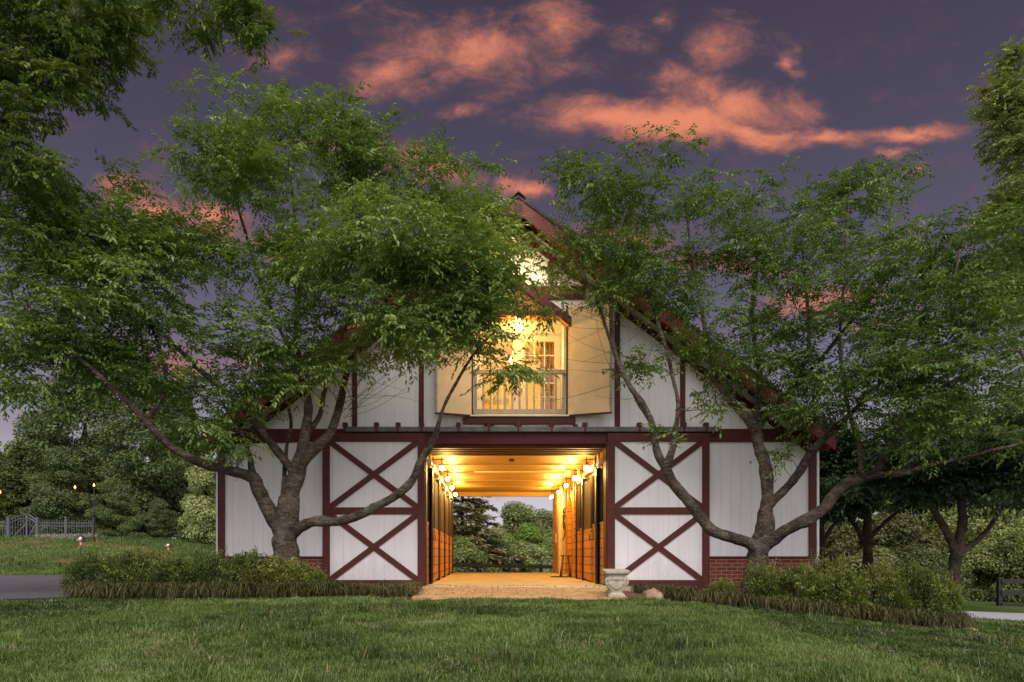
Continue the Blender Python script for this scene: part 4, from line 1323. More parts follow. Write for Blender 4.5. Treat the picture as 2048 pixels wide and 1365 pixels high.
UY = 11.9
L2 = [
    limb([(1508, 1215, 34, UY), (1510, 1165, 27, UY), (1513, 1132, 23, UY), (1520, 1095, 23, UY), (1530, 1062, 21, UY), (1531, 1028, 16, UY), (1535, 987, 14, UY), (1530, 930, 13, UY), (1519, 897, 12, UY), (1511, 862, 11.5, UY), (1489, 831, 9, UY), (1467, 809, 8, UY), (1442, 776, 7, UY), (1426, 733, 6, UY), (1416, 690, 5, UY), (1400, 600, 4, UY), (1380, 480, 2.8, UY), (1370, 400, 2, UY)]),
    limb([(1515, 1100, 16, UY), (1496, 1086, 13.5, UY - .1), (1459, 1074, 12.5, UY - .2), (1428, 1064, 12, UY - .3), (1404, 1040, 11.5, UY - .35), (1377, 1003, 11.5, UY - .4), (1350, 971, 11, UY - .45), (1333, 940, 10.5, UY - .5), (1320, 918, 9, UY - .5), (1311, 890, 8, UY - .5), (1303, 845, 7, UY - .5), (1287, 811, 6.5, UY - .5), (1262, 776, 6, UY - .5), (1241, 735, 5, UY - .5), (1215, 665, 4, UY - .5), (1190, 590, 3, UY - .5), (1150, 520, 2, UY - .5)]),
    limb([(1333, 935, 9, UY - .5), (1345, 897, 7.5, UY - .5), (1352, 856, 5.5, UY - .5), (1356, 807, 4.8, UY - .45), (1345, 753, 4.2, UY - .4), (1330, 690, 3.6, UY - .4), (1300, 600, 3, UY - .3), (1260, 480, 2, UY - .2)]),
    limb([(1303, 845, 6, UY - .5), (1270, 790, 5.5, UY - .45), (1240, 730, 5, UY - .4), (1225, 680, 4.6, UY - .4), (1222, 600, 4, UY - .35), (1228, 500, 3, UY - .3), (1260, 400, 2.2, UY - .2)]),
    limb([(1511, 866, 9, UY), (1530, 832, 8, UY + .1), (1560, 800, 6.5, UY + .2), (1592, 760, 5.5, UY + .3), (1618, 690, 4.5, UY + .4), (1612, 580, 3.5, UY + .4), (1600, 450, 2.4, UY + .4)]),
    limb([(1512, 864, 9, UY), (1514, 810, 7, UY + .2), (1520, 745, 6, UY + .3), (1504, 645, 5, UY + .4), (1512, 540, 3.5, UY + .5), (1530, 430, 2.2, UY + .5)]),
    limb([(1533, 1020, 11, UY), (1546, 1002, 9.5, UY - .05), (1574, 975, 9.3, UY - .1), (1598, 946, 9.2, UY - .2), (1615, 917, 9, UY - .25), (1636, 889, 8, UY - .3), (1664, 863, 7, UY - .4), (1693, 835, 5.5, UY - .5), (1738, 790, 4.2, UY - .6), (1800, 715, 3.2, UY - .6), (1830, 620, 2.4, UY - .6)]),
    limb([(1530, 1090, 17, UY), (1550, 1076, 14, UY - .1), (1580, 1057, 13.5, UY - .3), (1615, 1040, 13.2, UY - .5), (1648, 1016, 13, UY - .6), (1672, 985, 12.8, UY - .7), (1697, 966, 12, UY - .8), (1727, 955, 11, UY - .9), (1752, 942, 8.5, UY - 1.0), (1772, 905, 7.5, UY - 1.0), (1790, 870, 7, UY - 1.1), (1828, 790, 6, UY - 1.2), (1868, 700, 5, UY - 1.3), (1900, 600, 3.5, UY - 1.4), (1920, 500, 2.5, UY - 1.4)]),
    limb([(1727, 955, 10, UY - .9), (1765, 950, 8, UY - 1.1), (1811, 945, 7, UY - 1.3), (1864, 930, 4.6, UY - 1.5), (1921, 918, 4, UY - 1.7), (1977, 903, 3.4, UY - 1.9), (2048, 885, 2.8, UY - 2.1), (2120, 850, 2, UY - 2.3)]),
    limb([(1724, 955, 8, UY - .9), (1722, 920, 6.5, UY - .9), (1718, 890, 5.5, UY - .9), (1704, 845, 4.6, UY - .85), (1690, 785, 4, UY - .8), (1680, 680, 3.2, UY - .7), (1690, 540, 2.6, UY - .5), (1700, 360, 1.6, UY - .4)]),
    limb([(1790, 870, 5, UY - 1.1), (1850, 800, 4.4, UY - 1.4), (1920, 755, 3.8, UY - 1.7), (2000, 720, 3, UY - 1.9), (2060, 690, 2, UY - 2.0)]),
    limb([(1560, 800, 5, UY + .2), (1640, 720, 4.5, UY), (1720, 620, 3.6, UY - .1), (1790, 540, 2.6, UY - .1)]),
]
B2 = [(1200, 420, 80, 60, 12.2, .8, 19), (1130, 330, 30, 20, 12.2, .3, 3), (1180, 345, 40, 22, 12.2, .4, 4), (1320, 420, 150, 60, 12.2, 1.1, 39), (1480, 410, 130, 55, 12.2, 1.0, 29), (1690, 355, 80, 45, 12.0, .7, 14), (1700, 420, 110, 55, 12.0, .9, 20), (1780, 350, 40, 22, 12.0, .4, 4),
      (1610, 500, 180, 80, 12.0, 1.2, 45), (1430, 530, 170, 85, 12.0, 1.2, 46), (1260, 540, 120, 70, 11.9, .9, 26), (1820, 500, 120, 70, 11.4, 1.0, 32), (1940, 500, 110, 60, 10.8, 1.0, 32), (1960, 610, 130, 95, 10.4, 1.1, 60),
      (1790, 620, 150, 80, 11.0, 1.1, 52), (1560, 640, 130, 60, 11.6, 1.0, 22), (1530, 725, 120, 50, 11.4, .8, 30), (1730, 720, 160, 65, 10.8, 1.0, 50), (1920, 750, 150, 85, 10.2, 1.0, 58), (1330, 650, 110, 90, 11.6, .8, 14), (1440, 640, 110, 60, 11.8, .9, 16),
      (1650, 830, 70, 36, 11.4, .5, 9), (1560, 800, 60, 34, 11.9, .5, 7), (1780, 830, 120, 50, 10.8, .8, 26), (1950, 860, 120, 45, 10.2, .8, 23), (1400, 820, 50, 18, 11.5, .3, 3), (1340, 880, 24, 14, 11.4, .2, 2), (1620, 910, 40, 16, 11.5, .3, 2), (1130, 480, 90, 36, 12.1, .6, 12), (1100, 640, 40, 20, 11.6, .3, 3), (1180, 600, 50, 30, 11.6, .3, 5), (1290, 760, 70, 40, 11.5, .4, 6), (2060, 450, 80, 60, 10.8, .8, 14), (1210, 540, 70, 50, 11.9, .5, 12), (1300, 600, 80, 40, 11.8, .5, 12), (1400, 690, 80, 40, 11.7, .5, 10), (1640, 800, 90, 40, 11.2, .6, 14), (1150, 560, 50, 30, 11.8, .3, 6)]
bare = []
for k in range(24):
    a = at(1235 + rs.uniform(-20, 70), 700 + rs.uniform(-80, 110), UY - .45 + rs.uniform(-.15, .15)); bq = at(1210 + rs.uniform(-150, 130), 690 + rs.uniform(-130, 130), UY - .5 + rs.uniform(-.5, .3)); bare.append((a, bq, .0045))
for k in range(14):
    a = at(1540 + rs.uniform(-60, 90), 810 + rs.uniform(-50, 40), UY + rs.uniform(-.2, .2)); bq = at(1560 + rs.uniform(-160, 190), 780 + rs.uniform(-110, 90), UY + rs.uniform(-.6, .3)); bare.append((a, bq, .0045))
for k in range(8):
    a = at(1811, 945, UY - 1.3); bq = at(1830 + rs.uniform(-30, 60), 880 + rs.uniform(-50, 50), UY - 1.3 + rs.uniform(-.3, .3)); bare.append((a, bq, .0045))
T2 = grow_tree('cherry_tree', 'wide spreading cherry tree in the shrub bed before the right barn wall', 'tree', (fx(1512, UY), UY, gz(fx(1512, UY), UY)), L2, blob_clusters(B2, rs), rs, M['leaf'], M['bark'], 'cherry trees in front of the barn', zmin=2.0, bare=bare, sp=dict(k=9, n=11, L=(.26, .48), leaf=(.062, .10), wr=.42, jit=.12, droop=.38))

# ------------------------------------------------------------------ overhanging oak at the upper left, tall tree at the right edge
OY = 9.0
ox = -10.2
L3 = [[(ox, 8.6, gz(ox, 8.6) - .2, .42), (ox, 8.6, .6, .34), (ox + .1, 8.6, 3, .28), (ox + .4, 8.7, 5.2, .2), (ox + .9, 8.8, 7.5, .14), (ox + 1.6, 8.9, 9.2, .08)],
      [(ox + .15, 8.6, 3.6, .16), (ox + 1.4, 8.8, 5.0, .12), (-7.4, 8.9, 5.9, .07), (-6.6, 9.0, 6.3, .035), (-6.0, 9.0, 6.4, .015)],
      [(ox + .5, 8.7, 5.6, .14), (ox + 2.0, 8.9, 7.2, .10), (-6.5, 9.0, 8.0, .07), (-4.8, 9.0, 8.25, .045), (-3.6, 9.0, 7.9, .026), (-3.1, 9.0, 7.4, .014)],
      [(ox + .1, 8.6, 3.2, .12), (ox + 1.8, 8.9, 4.0, .09), (-7.4, 9.1, 4.7, .045), (-6.7, 9.1, 5.1, .014)]]
B3 = [(50, 50, 95, 60, OY, .8, 44), (160, 40, 85, 50, OY, .7, 32), (235, 20, 50, 30, OY, .5, 12), (40, 165, 80, 46, OY, .8, 32), (140, 160, 46, 28, OY, .5, 10), (20, 260, 50, 46, OY, .7, 16), (85, 250, 26, 20, OY, .4, 5), (40, 330, 60, 32, OY, .7, 16), (110, 345, 24, 14, OY, .3, 4), (300, 5, 40, 18, OY, .4, 6), (420, 15, 60, 22, OY, .4, 10), (395, 62, 24, 16, OY, .25, 4), (490, 40, 30, 26, OY, .3, 7), (512, 90, 14, 16, OY, .2, 3),
      (-80, 100, 120, 120, OY, 1, 40), (200, -70, 260, 40, OY, 1.0, 34)]
grow_tree('oak_tree', 'tall oak whose leafy boughs hang into the upper left corner', 'tree', (ox, 8.6, gz(ox, 8.6)), L3, blob_clusters(B3, rs), rs, M['leaf_oak'], M['darkbark'], zmin=2.5, sp=dict(k=12, n=12, L=(.12, .3), leaf=(.055, .09), wr=.42, droop=.35, jit=.11, flat=1.0))

# ------------------------------------------------------------------ distant trees: a few kinds, copied
def crown_mesh(name, seed, m, R0, H, nb, per, leaf, wr=.55, zbias=.15, base=.3):
    rs_ = np.random.RandomState(seed); P = []; D = []
    for i in range(nb):
        h = rs_.rand()
        prof = math.sin(math.pi * min(1, .18 + .80 * h)) ** .8
        a = rs_.rand() * 6.283; rr = R0 * prof * rs_.uniform(.25, .82)
        c = np.array([math.cos(a) * rr, math.sin(a) * rr, H * (base + (1 - base) * h * .94)])
        br = R0 * rs_.uniform(.20, .40) * np.array([1, 1, .7])
        v = norm(rs_.normal(0, 1, (per, 3)) + np.array([0, 0, .35])); u = rs_.rand(per, 1) ** .35
        P.append(c + v * u * br); D.append(v)
    P = np.concatenate(P); D = np.concatenate(D)
    up = D * .6 + np.array([0, 0, .8]) + rs_.normal(0, .45, P.shape)
    d = np.cross(up, rs_.normal(0, 1, P.shape)) + np.array([0, 0, -.35])
    ln = rs_.uniform(leaf * .7, leaf * 1.3, len(P))
    return leaf_arrays(P, d, up, ln, ln * wr, rs_.rand(len(P)), .15, .1)


def trunk_mb(H, r, seed, nl=5, base=.3, spread=.5, R0=2):
    rs_ = np.random.RandomState(seed); mb = MB(); top_ = H * .85
    mb.tube([(0, 0, -.6), (0, 0, 0), (rs_.normal(0, .05), rs_.normal(0, .05), top_ * .35), (rs_.normal(0, .12), rs_.normal(0, .12), top_ * .7), (0, 0, top_)], [r * 1.4, r * 1.15, r * .85, r * .5, r * .12], 9)
    for i in range(nl):
        z = H * rs_.uniform(base * .7, .6); a = rs_.rand() * 6.28; l = R0 * rs_.uniform(.5, .85)
        mb.tube([(0, 0, z), (math.cos(a) * l * .5, math.sin(a) * l * .5, z + l * .45), (math.cos(a) * l, math.sin(a) * l, z + l * .8)], [r * .5, r * .3, r * .08], 6)
    return mb


def proto_tree(kind, seed, m, R0, H, nb, per, leaf, base=.3, tr=.14, wr=.55):
    root = empty(kind)
    trunk_mb(H, tr, seed, 6, base, .5, R0).build('trunk', M['darkbark'], root, smooth=True)
    V, Fc, A = crown_mesh('crown', seed, m, R0, H, nb, per, leaf, wr, base=base)
    np_mesh('crown', V, Fc, m, root, attr=A)
    return root


def proto_conifer(kind, seed, m, R0, H, whorls=24, leaf=.34):
    rs_ = np.random.RandomState(seed); root = empty(kind)
    tb_ = MB(); tb_.tube([(0, 0, -.6), (0, 0, H * .5), (0, 0, H)], [.2, .12, .015], 8)
    P = []; D = []; U = []
    for w_ in range(whorls):
        t = w_ / (whorls - 1); z = H * (.06 + .93 * t); L_ = R0 * (1 - t) ** .8 * rs_.uniform(.75, 1.1) + .15
        for k in range(7):
            a = rs_.rand() * 6.283; l = L_ * rs_.uniform(.7, 1.1)
            dv = np.array([math.cos(a), math.sin(a), .18]); n = int(70 * l) + 10
            s = rs_.rand(n) ** .6
            lat = np.array([-math.sin(a), math.cos(a), 0])
            p = np.array([0, 0, z]) + dv * (l * s)[:, None] + np.array([0, 0, -.28 * l]) * (s ** 2)[:, None] + lat * (rs_.normal(0, .16, n) * (1.2 - s) * l)[:, None] + rs_.normal(0, .04, (n, 3))
            P.append(p); D.append(np.tile(dv + np.array([0, 0, -.35]), (n, 1)) + rs_.normal(0, .4, (n, 3))); U.append(np.tile([0, 0, 1.0], (n, 1)) + rs_.normal(0, .35, (n, 3)))
            if k < 3 and w_ % 2 == 0: tb_.tube([(0, 0, z), tuple(np.array([0, 0, z]) + dv * l * .8 + np.array([0, 0, -.15 * l]))], [.03, .008], 5, cap=False)
    tb_.build('trunk', M['darkbark'], root, smooth=True)
    P, D, U = map(np.concatenate, (P, D, U)); ln = rs_.uniform(leaf * .6, leaf * 1.3, len(P))
    V, Fc, A = leaf_arrays(P, D, U, ln, ln * .36, rs_.rand(len(P)), .1, .2)
    np_mesh('crown', V, Fc, m, root, attr=A)
    return root


PR = {
    'dark': proto_tree('broadleaf_tree', 21, M['leaf_bg_dark'], 2.6, 8.5, 80, 520, .15, .10),
    'dark2': proto_tree('broadleaf_tree', 22, M['leaf_bg_dark'], 2.4, 7.5, 80, 520, .15, .06),
    'mid': proto_tree('broadleaf_tree', 23, M['leaf_bg_mid'], 2.3, 6.5, 62, 420, .175, .06),
    'mid2': proto_tree('broadleaf_tree', 31, M['leaf_bg_olive'], 2.4, 6.0, 62, 420, .17, .04),
    'light': proto_tree('broadleaf_tree', 24, M['leaf_bg_light'], 2.4, 6.0, 62, 420, .17, .04),
    'bright': proto_tree('broadleaf_tree', 25, M['leaf_bg_bright'], 1.5, 3.8, 44, 380, .14, .04, .09),
    'bush': proto_tree('bush', 26, M['leaf_bg_light'], 1.9, 2.9, 42, 480, .13, .02, .07),
    'bushmid': proto_tree('bush', 27, M['leaf_bg_mid'], 1.9, 2.8, 42, 480, .13, .02, .07),
    'bushdark': proto_tree('bush', 30, M['leaf_bg_dark'], 1.8, 2.6, 42, 480, .13, .02, .07),
    'conifer': proto_conifer('conifer_tree', 28, M['needle'], 3.4, 11.0),
    'pine': proto_conifer('conifer_tree', 29, M['leaf_bg_dark'], 2.9, 10.0),
}
used = set()
rt = random.Random(4)


def plant(kind, px, Y, top_py, label, wide=1.0, group=None, cat='tree', base=None):
    o = PR[kind] if kind not in used else copy_tree(PR[kind])
    used.add(kind)
    x = fx(px, Y); z = gz(x, Y) if base is None else base
    H0 = {'mid2': 6.0, 'dark': 8.5, 'dark2': 7.5, 'mid': 6.5, 'light': 6.0, 'bright': 3.8, 'bush': 2.9, 'bushmid': 2.8, 'bushdark': 2.6, 'conifer': 11.0, 'pine': 10.0}[kind]
    s = (fz(top_py, Y) - z) / (H0 * .98)
    o.location = (x, Y, z); o.scale = (s * wide, s * wide, s); o.rotation_euler = (0, 0, rt.random() * 6.28)
    tag(o, label, cat, group)
    return o


GL = 'trees beyond the lawn at the left'
plant('pine', 40, 44, 890, 'dark evergreen behind the metal gate at the far left', 1.3, GL)
plant('dark', 165, 46, 735, 'tall dark broadleaf tree behind the right end of the metal fence', 1.1, GL)
plant('dark2', 120, 38, 900, 'rounded dark tree just behind the fence beside the gate', 1.15, GL)
plant('dark', 300, 42, 770, 'tall dark tree behind the second path lamp from the left', 1.1, GL)
plant('dark2', 225, 37, 960, 'dense dark rounded tree right of the fence end', 1.3, GL)
plant('pine', 370, 46, 800, 'dark evergreen half hidden by the barn side tree', 1.3, GL)
plant('dark2', 318, 36, 1000, 'low dark bushy tree at the crest of the lawn', 1.3, GL)
plant('light', 415, 32, 915, 'pale green tree right beside the left barn corner', .85, GL)
plant('dark2', 85, 52, 835, 'tall dark tree far behind the arched metal gate', 1.1, GL)
plant('dark', -40, 50, 860, 'dark tree cut by the left picture edge', .9, GL)
plant('bushdark', 285, 35, 1035, 'dark bush under the tall tree at the crest of the lawn', 1.5, GL, 'bush')
plant('bushdark', 380, 34, 1030, 'dark bush under the pale tree by the barn corner', .9, GL, 'bush')

GB = 'trees seen through the barn aisle'
plant('conifer', 925, 38, 915, 'drooping brown-green conifer filling the left of the aisle view', 1.5, GB)
plant('pine', 958, 58, 1010, 'distant evergreen beside the conifer in the aisle view', 1.2, GB)
plant('mid', 1035, 62, 1008, 'tallest rounded tree seen in the middle of the aisle opening', 1.35, GB)
plant('mid', 1085, 64, 1022, 'rounded tree seen at the right of the aisle opening', 1.2, GB)
plant('light', 1000, 50, 1058, 'pale green tree in the middle of the aisle view', .95, GB)
plant('bright', 1058, 46, 1052, 'bright yellow-green young tree in the aisle view', 1.0, GB)
plant('light', 1100, 48, 1075, 'pale low tree at the right edge of the aisle opening', 1.2, GB)
plant('bushmid', 925, 36, 1085, 'green bush at the left edge of the aisle view behind the fence', 1.1, GB, 'bush')
plant('bushdark', 990, 38, 1088, 'dark bush behind the path lamp in the aisle view', 1.0, GB, 'bush')
plant('bush', 1050, 40, 1090, 'pale bush behind the fence at right of the aisle view', 1.3, GB, 'bush')
plant('dark2', 880, 60, 985, 'distant dark tree behind the drooping conifer', 1.0, GB)
plant('light', 1130, 66, 1015, 'distant tree cut by the right edge of the aisle opening', 1.0, GB)

GR = 'trees and bushes beyond the right barn corner'
plant('mid2', 1690, 38, 1045, 'pale olive bushy tree right of the barn downspout', 1.2, GR)
plant('mid2', 1790, 36, 1030, 'pale olive bushy tree between the two dark trunks', 1.3, GR)
plant('mid', 1880, 44, 1010, 'green tree behind the forked trunk at right', 1.1, GR)
plant('mid', 1985, 34, 960, 'leafy green tree behind the black board fence', .9, GR)
plant('bushmid', 1960, 28, 1095, 'green bush left of the black board fence', 1.1, GR, 'bush')
plant('bushmid', 2045, 27, 1075, 'pale bush over the black board fence', 1.1, GR, 'bush')
plant('bushmid', 1745, 30, 1105, 'pale bush low between barn corner and dark trunk', 1.2, GR, 'bush')
plant('bushdark', 1850, 27, 1110, 'dark bush behind the right end of the hedge', 1.2, GR, 'bush')
plant('mid', 2110, 40, 900, 'tall green tree at the right picture edge behind the fence', .8, GR)
plant('dark', 1905, 50, 800, 'tall dark tree far behind the forked trunk', 1.1, GR)
plant('dark2', 2035, 48, 780, 'tall dark tree far behind the black board fence', 1.2, GR)
plant('dark', 1640, 52, 960, 'dark tree far behind the right barn corner', 1.0, GR)
plant('dark2', 1780, 54, 930, 'dark tree far behind between the dark trunks', 1.1, GR)


# far wood closing the view
n = 52000
ang = rs.uniform(-1.05, 1.05, n); rad_ = rs.uniform(74, 88, n)
x = np.sin(ang) * rad_; y = np.cos(ang) * rad_
hh = 4.0 + 2.6 * vnoise(x * .16 + 30, y * .05) + 1.6 * vnoise(x * .5, y * .1 + 7) + 4.5 * sstep(-14, -26, x) + 3 * sstep(14, 30, x)
lump = vnoise(x * .7 + 13, y * .4)
z = ground(x, y) + hh * rs.rand(n) ** .7 * (.7 + .3 * lump)
dd = rs.normal(0, 1, (n, 3)); ln = rs.uniform(.35, .75, n)
V, Fc, A = leaf_arrays(np.stack([x, y, z], -1), dd + np.array([0, 0, -.3]), np.array([0, -.5, .9]) + rs.normal(0, .4, (n, 3)), ln, ln * .6, np.clip(lump * .6 + rs.rand(n) * .4, 0, 1), .15, .1)
o = np_mesh('far_wood', V, Fc, M['leaf_bg_mid'], attr=A); tag(o, 'far belt of green woodland behind the barn and lawn', 'woodland', kind='stuff')


# dark-crowned trees standing right of the barn
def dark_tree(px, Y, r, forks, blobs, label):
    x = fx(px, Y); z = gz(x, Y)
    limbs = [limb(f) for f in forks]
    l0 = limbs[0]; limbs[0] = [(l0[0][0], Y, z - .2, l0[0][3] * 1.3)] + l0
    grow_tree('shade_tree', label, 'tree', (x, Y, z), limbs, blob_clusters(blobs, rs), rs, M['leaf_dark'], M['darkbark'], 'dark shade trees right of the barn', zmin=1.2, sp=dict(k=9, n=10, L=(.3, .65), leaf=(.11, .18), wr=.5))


dark_tree(1906, 18, 10, [[(1906, 1180, 14, 18), (1908, 1140, 12, 18), (1918, 1085, 11, 18), (1925, 1040, 9, 18), (1920, 960, 7, 18), (1930, 860, 4, 18)], [(1914, 1110, 10, 18), (1896, 1070, 8, 18), (1870, 1025, 7, 18), (1840, 970, 5, 18), (1800, 920, 3, 18)], [(1920, 1105, 8, 18), (1950, 1085, 6, 18), (1975, 1060, 5, 18), (1995, 1030, 4, 17.8), (2040, 960, 2.5, 17.5)]],
          [(1900, 900, 130, 60, 18, 2.0, 90), (2010, 940, 90, 70, 18, 1.6, 60), (1830, 950, 80, 50, 18, 1.5, 44), (1950, 980, 100, 40, 18, 1.5, 40), (2060, 880, 80, 90, 18, 1.6, 46)], 'dark tree with a forked trunk behind the right end of the hedge')
dark_tree(1735, 21, 9, [[(1735, 1150, 11, 21), (1736, 1090, 10, 21), (1734, 1040, 8, 21), (1740, 960, 5, 21), (1745, 880, 3, 21)], [(1730, 1090, 6, 21), (1715, 1060, 5, 21), (1690, 1020, 4, 21), (1660, 960, 3, 21)], [(1738, 1080, 5, 21), (1765, 1050, 4, 21), (1800, 1020, 3, 20.8)]],
          [(1730, 930, 110, 70, 21, 2.2, 90), (1680, 980, 60, 50, 21, 1.5, 40), (1790, 970, 80, 50, 21, 1.6, 46), (1760, 870, 120, 40, 21, 1.8, 40)], 'dark slim tree between the barn corner and the forked tree')
dark_tree(1642, 24, 8, [[(1642, 1140, 10, 24), (1640, 1060, 9, 24), (1645, 980, 6, 24), (1650, 900, 3, 24)], [(1644, 1090, 5, 24), (1660, 1060, 4, 24), (1690, 1020, 3, 24)]],
          [(1660, 950, 60, 70, 24, 1.8, 50), (1690, 1000, 50, 40, 24, 1.5, 30), (1650, 880, 70, 50, 24, 1.8, 30)], 'dark tree right behind the barn downspout')

# tall tree at the right edge
ty = 24.0; tx = fx(2130, ty); tzg = gz(tx, ty)
LT = [[(tx, ty, tzg - .3, .36), (tx, ty, 3, .3), (tx - .1, ty, 9, .2), (tx, ty, 14, .12), (tx - .3, ty, 17.6, .03)], [(tx, ty, 8, .12), (tx - 1.5, ty - .3, 10.5, .06), (tx - 2.3, ty - .4, 12.5, .02)], [(tx, ty, 11, .1), (tx - 1.2, ty, 14, .05), (tx - 1.9, ty, 16.4, .02)], [(tx, ty, 5, .12), (tx - 1.6, ty - .2, 7.5, .07), (tx - 2.8, ty - .3, 9.0, .02)]]
BT = [(2050, 170, 50, 70, ty, 1.4, 50), (2020, 200, 36, 50, ty, .8, 26), (2040, 290, 40, 70, ty, 1.2, 30), (2020, 400, 40, 60, ty, 1.0, 30), (2060, 450, 60, 120, ty, 1.5, 60), (2110, 250, 80, 170, ty, 1.8, 70), (2000, 440, 36, 40, ty, .8, 16), (2100, 600, 90, 120, ty, 1.8, 60), (2030, 110, 30, 24, ty, .5, 8), (2200, 220, 90, 150, ty, 1.8, 60), (2190, 430, 100, 140, ty, 2.0, 60), (2130, 70, 60, 50, ty, 1.2, 30), (2160, 620, 90, 80, ty, 1.8, 40)]
grow_tree('tall_tree', 'tall lush tree rising along the right picture edge', 'tree', (tx, ty, tzg), LT, blob_clusters(BT, rs), rs, M['leaf_bg_mid'], M['darkbark'], zmin=2.5, sp=dict(k=9, n=10, L=(.3, .55), leaf=(.10, .17), wr=.5, jit=.2))

# ------------------------------------------------------------------ shrubs in the beds
def shrub_proto(seed):
    rs_ = np.random.RandomState(seed); root = empty('azalea_shrub'); tb_ = MB()
    P = []; D = []; G_ = []
    for i in range(70):
        a = rs_.rand() * 6.283; el = math.asin(rs_.uniform(.0, 1)); q_ = rs_.uniform(.75, 1.08)
        c = np.array([math.cos(a) * math.cos(el) * .46 * q_, math.sin(a) * math.cos(el) * .42 * q_, .10 + math.sin(el) * .50 * q_])
        tb_.tube([(0, 0, -.05), tuple(c * .5 + np.array([0, 0, .02])), tuple(c)], [.008, .006, .003], 4, cap=False)
        v = norm(rs_.normal(0, 1, (75, 3)) + np.array([0, 0, .3])); u = rs_.rand(75, 1) ** .5
        P.append(c + v * u * np.array([.13, .13, .11])); D.append(v + norm(c)[None] * .5); G_.append(np.full(75, rs_.rand()))
    for i in range(26):
        a = rs_.rand() * 6.283; el = math.asin(rs_.uniform(.25, 1)); d0 = np.array([math.cos(a) * math.cos(el) * .42, math.sin(a) * math.cos(el) * .38, .12 + math.sin(el) * .46])
        d1 = d0 * rs_.uniform(1.12, 1.38) + np.array([0, 0, .05]); tb_.tube([tuple(d0), tuple(d1)], [.004, .002], 4, cap=False)
        t = rs_.rand(34, 1); P.append(d0 + (d1 - d0) * t + rs_.normal(0, .022, (34, 3))); D.append(norm(rs_.normal(0, 1, (34, 3)) + np.array([0, 0, .6]))); G_.append(np.full(34, rs_.uniform(.4, 1)))
    tb_.build('stems', M['darkbark'], root)
    P = np.concatenate(P); D = np.concatenate(D); g_ = np.concatenate(G_)
    up = np.array([0, 0, 1.0]) + rs_.normal(0, .5, P.shape); ln = rs_.uniform(.03, .06, len(P))
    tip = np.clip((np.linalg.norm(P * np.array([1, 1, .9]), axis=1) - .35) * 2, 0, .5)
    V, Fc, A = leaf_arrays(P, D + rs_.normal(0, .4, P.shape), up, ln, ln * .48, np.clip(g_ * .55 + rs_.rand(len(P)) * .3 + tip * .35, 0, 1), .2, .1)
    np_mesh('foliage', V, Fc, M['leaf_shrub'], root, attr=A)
    return root


sp_ = [shrub_proto(41), shrub_proto(42), shrub_proto(43)]
us = set()


def shrub(k, px, Y, top_py, w, label, group):
    o = sp_[k] if k not in us else copy_tree(sp_[k]); us.add(k)
    x = fx(px, Y); z = gz(x, Y); h = (fz(top_py + 5, Y) - z) * rt.uniform(.86, 1.12); w = w * rt.uniform(.9, 1.08)
    o.location = (x, Y, z); o.scale = (w, w * .95, h / .64); o.rotation_euler = (0, 0, rt.random() * 6.28)
    tag(o, label, 'shrub', group)


GS = 'azalea shrubs in the left bed'
shrub(0, 185, 11.3, 1112, .85, 'green azalea at the far left end of the left bed', GS)
shrub(1, 262, 11.2, 1104, .95, 'green azalea under the left path lamp in the left bed', GS)
shrub(2, 345, 11.2, 1110, 1.0, 'azalea in front of the middle path lamp in the left bed', GS)
shrub(0, 425, 11.3, 1112, .95, 'azalea before the left barn corner, with twigs showing', GS)
shrub(1, 495, 11.1, 1108, .95, 'yellow-green azalea just left of the left cherry trunk', GS)
shrub(2, 572, 11.0, 1112, 1.05, 'bright yellow-green azalea in front of the left cherry trunk', GS)
shrub(0, 625, 11.2, 1130, .7, 'low azalea at the right end of the left hedge', GS)
shrub(1, 300, 12.2, 1112, .95, 'azalea in the rear row behind the left hedge', GS)
GT = 'azalea shrubs in the right bed'
shrub(2, 1445, 11.5, 1158, .6, 'low azalea beside the right sliding door', GT)
shrub(0, 1530, 11.2, 1138, .9, 'azalea in front of the right cherry trunk', GT)
shrub(1, 1600, 11.0, 1128, 1.0, 'bright azalea before the brick base right of the cherry trunk', GT)
shrub(2, 1680, 10.9, 1130, 1.05, 'large yellow-green azalea right of the barn corner', GT)
shrub(0, 1760, 11.0, 1132, 1.0, 'azalea in front of the slim dark tree', GT)
shrub(1, 1830, 11.0, 1142, .9, 'azalea near the right end of the right hedge', GT)
shrub(2, 1880, 11.4, 1158, .75, 'last azalea at the right end of the right hedge', GT)
shrub(0, 1650, 12.0, 1128, .9, 'azalea in the rear row by the barn downspout', GT)


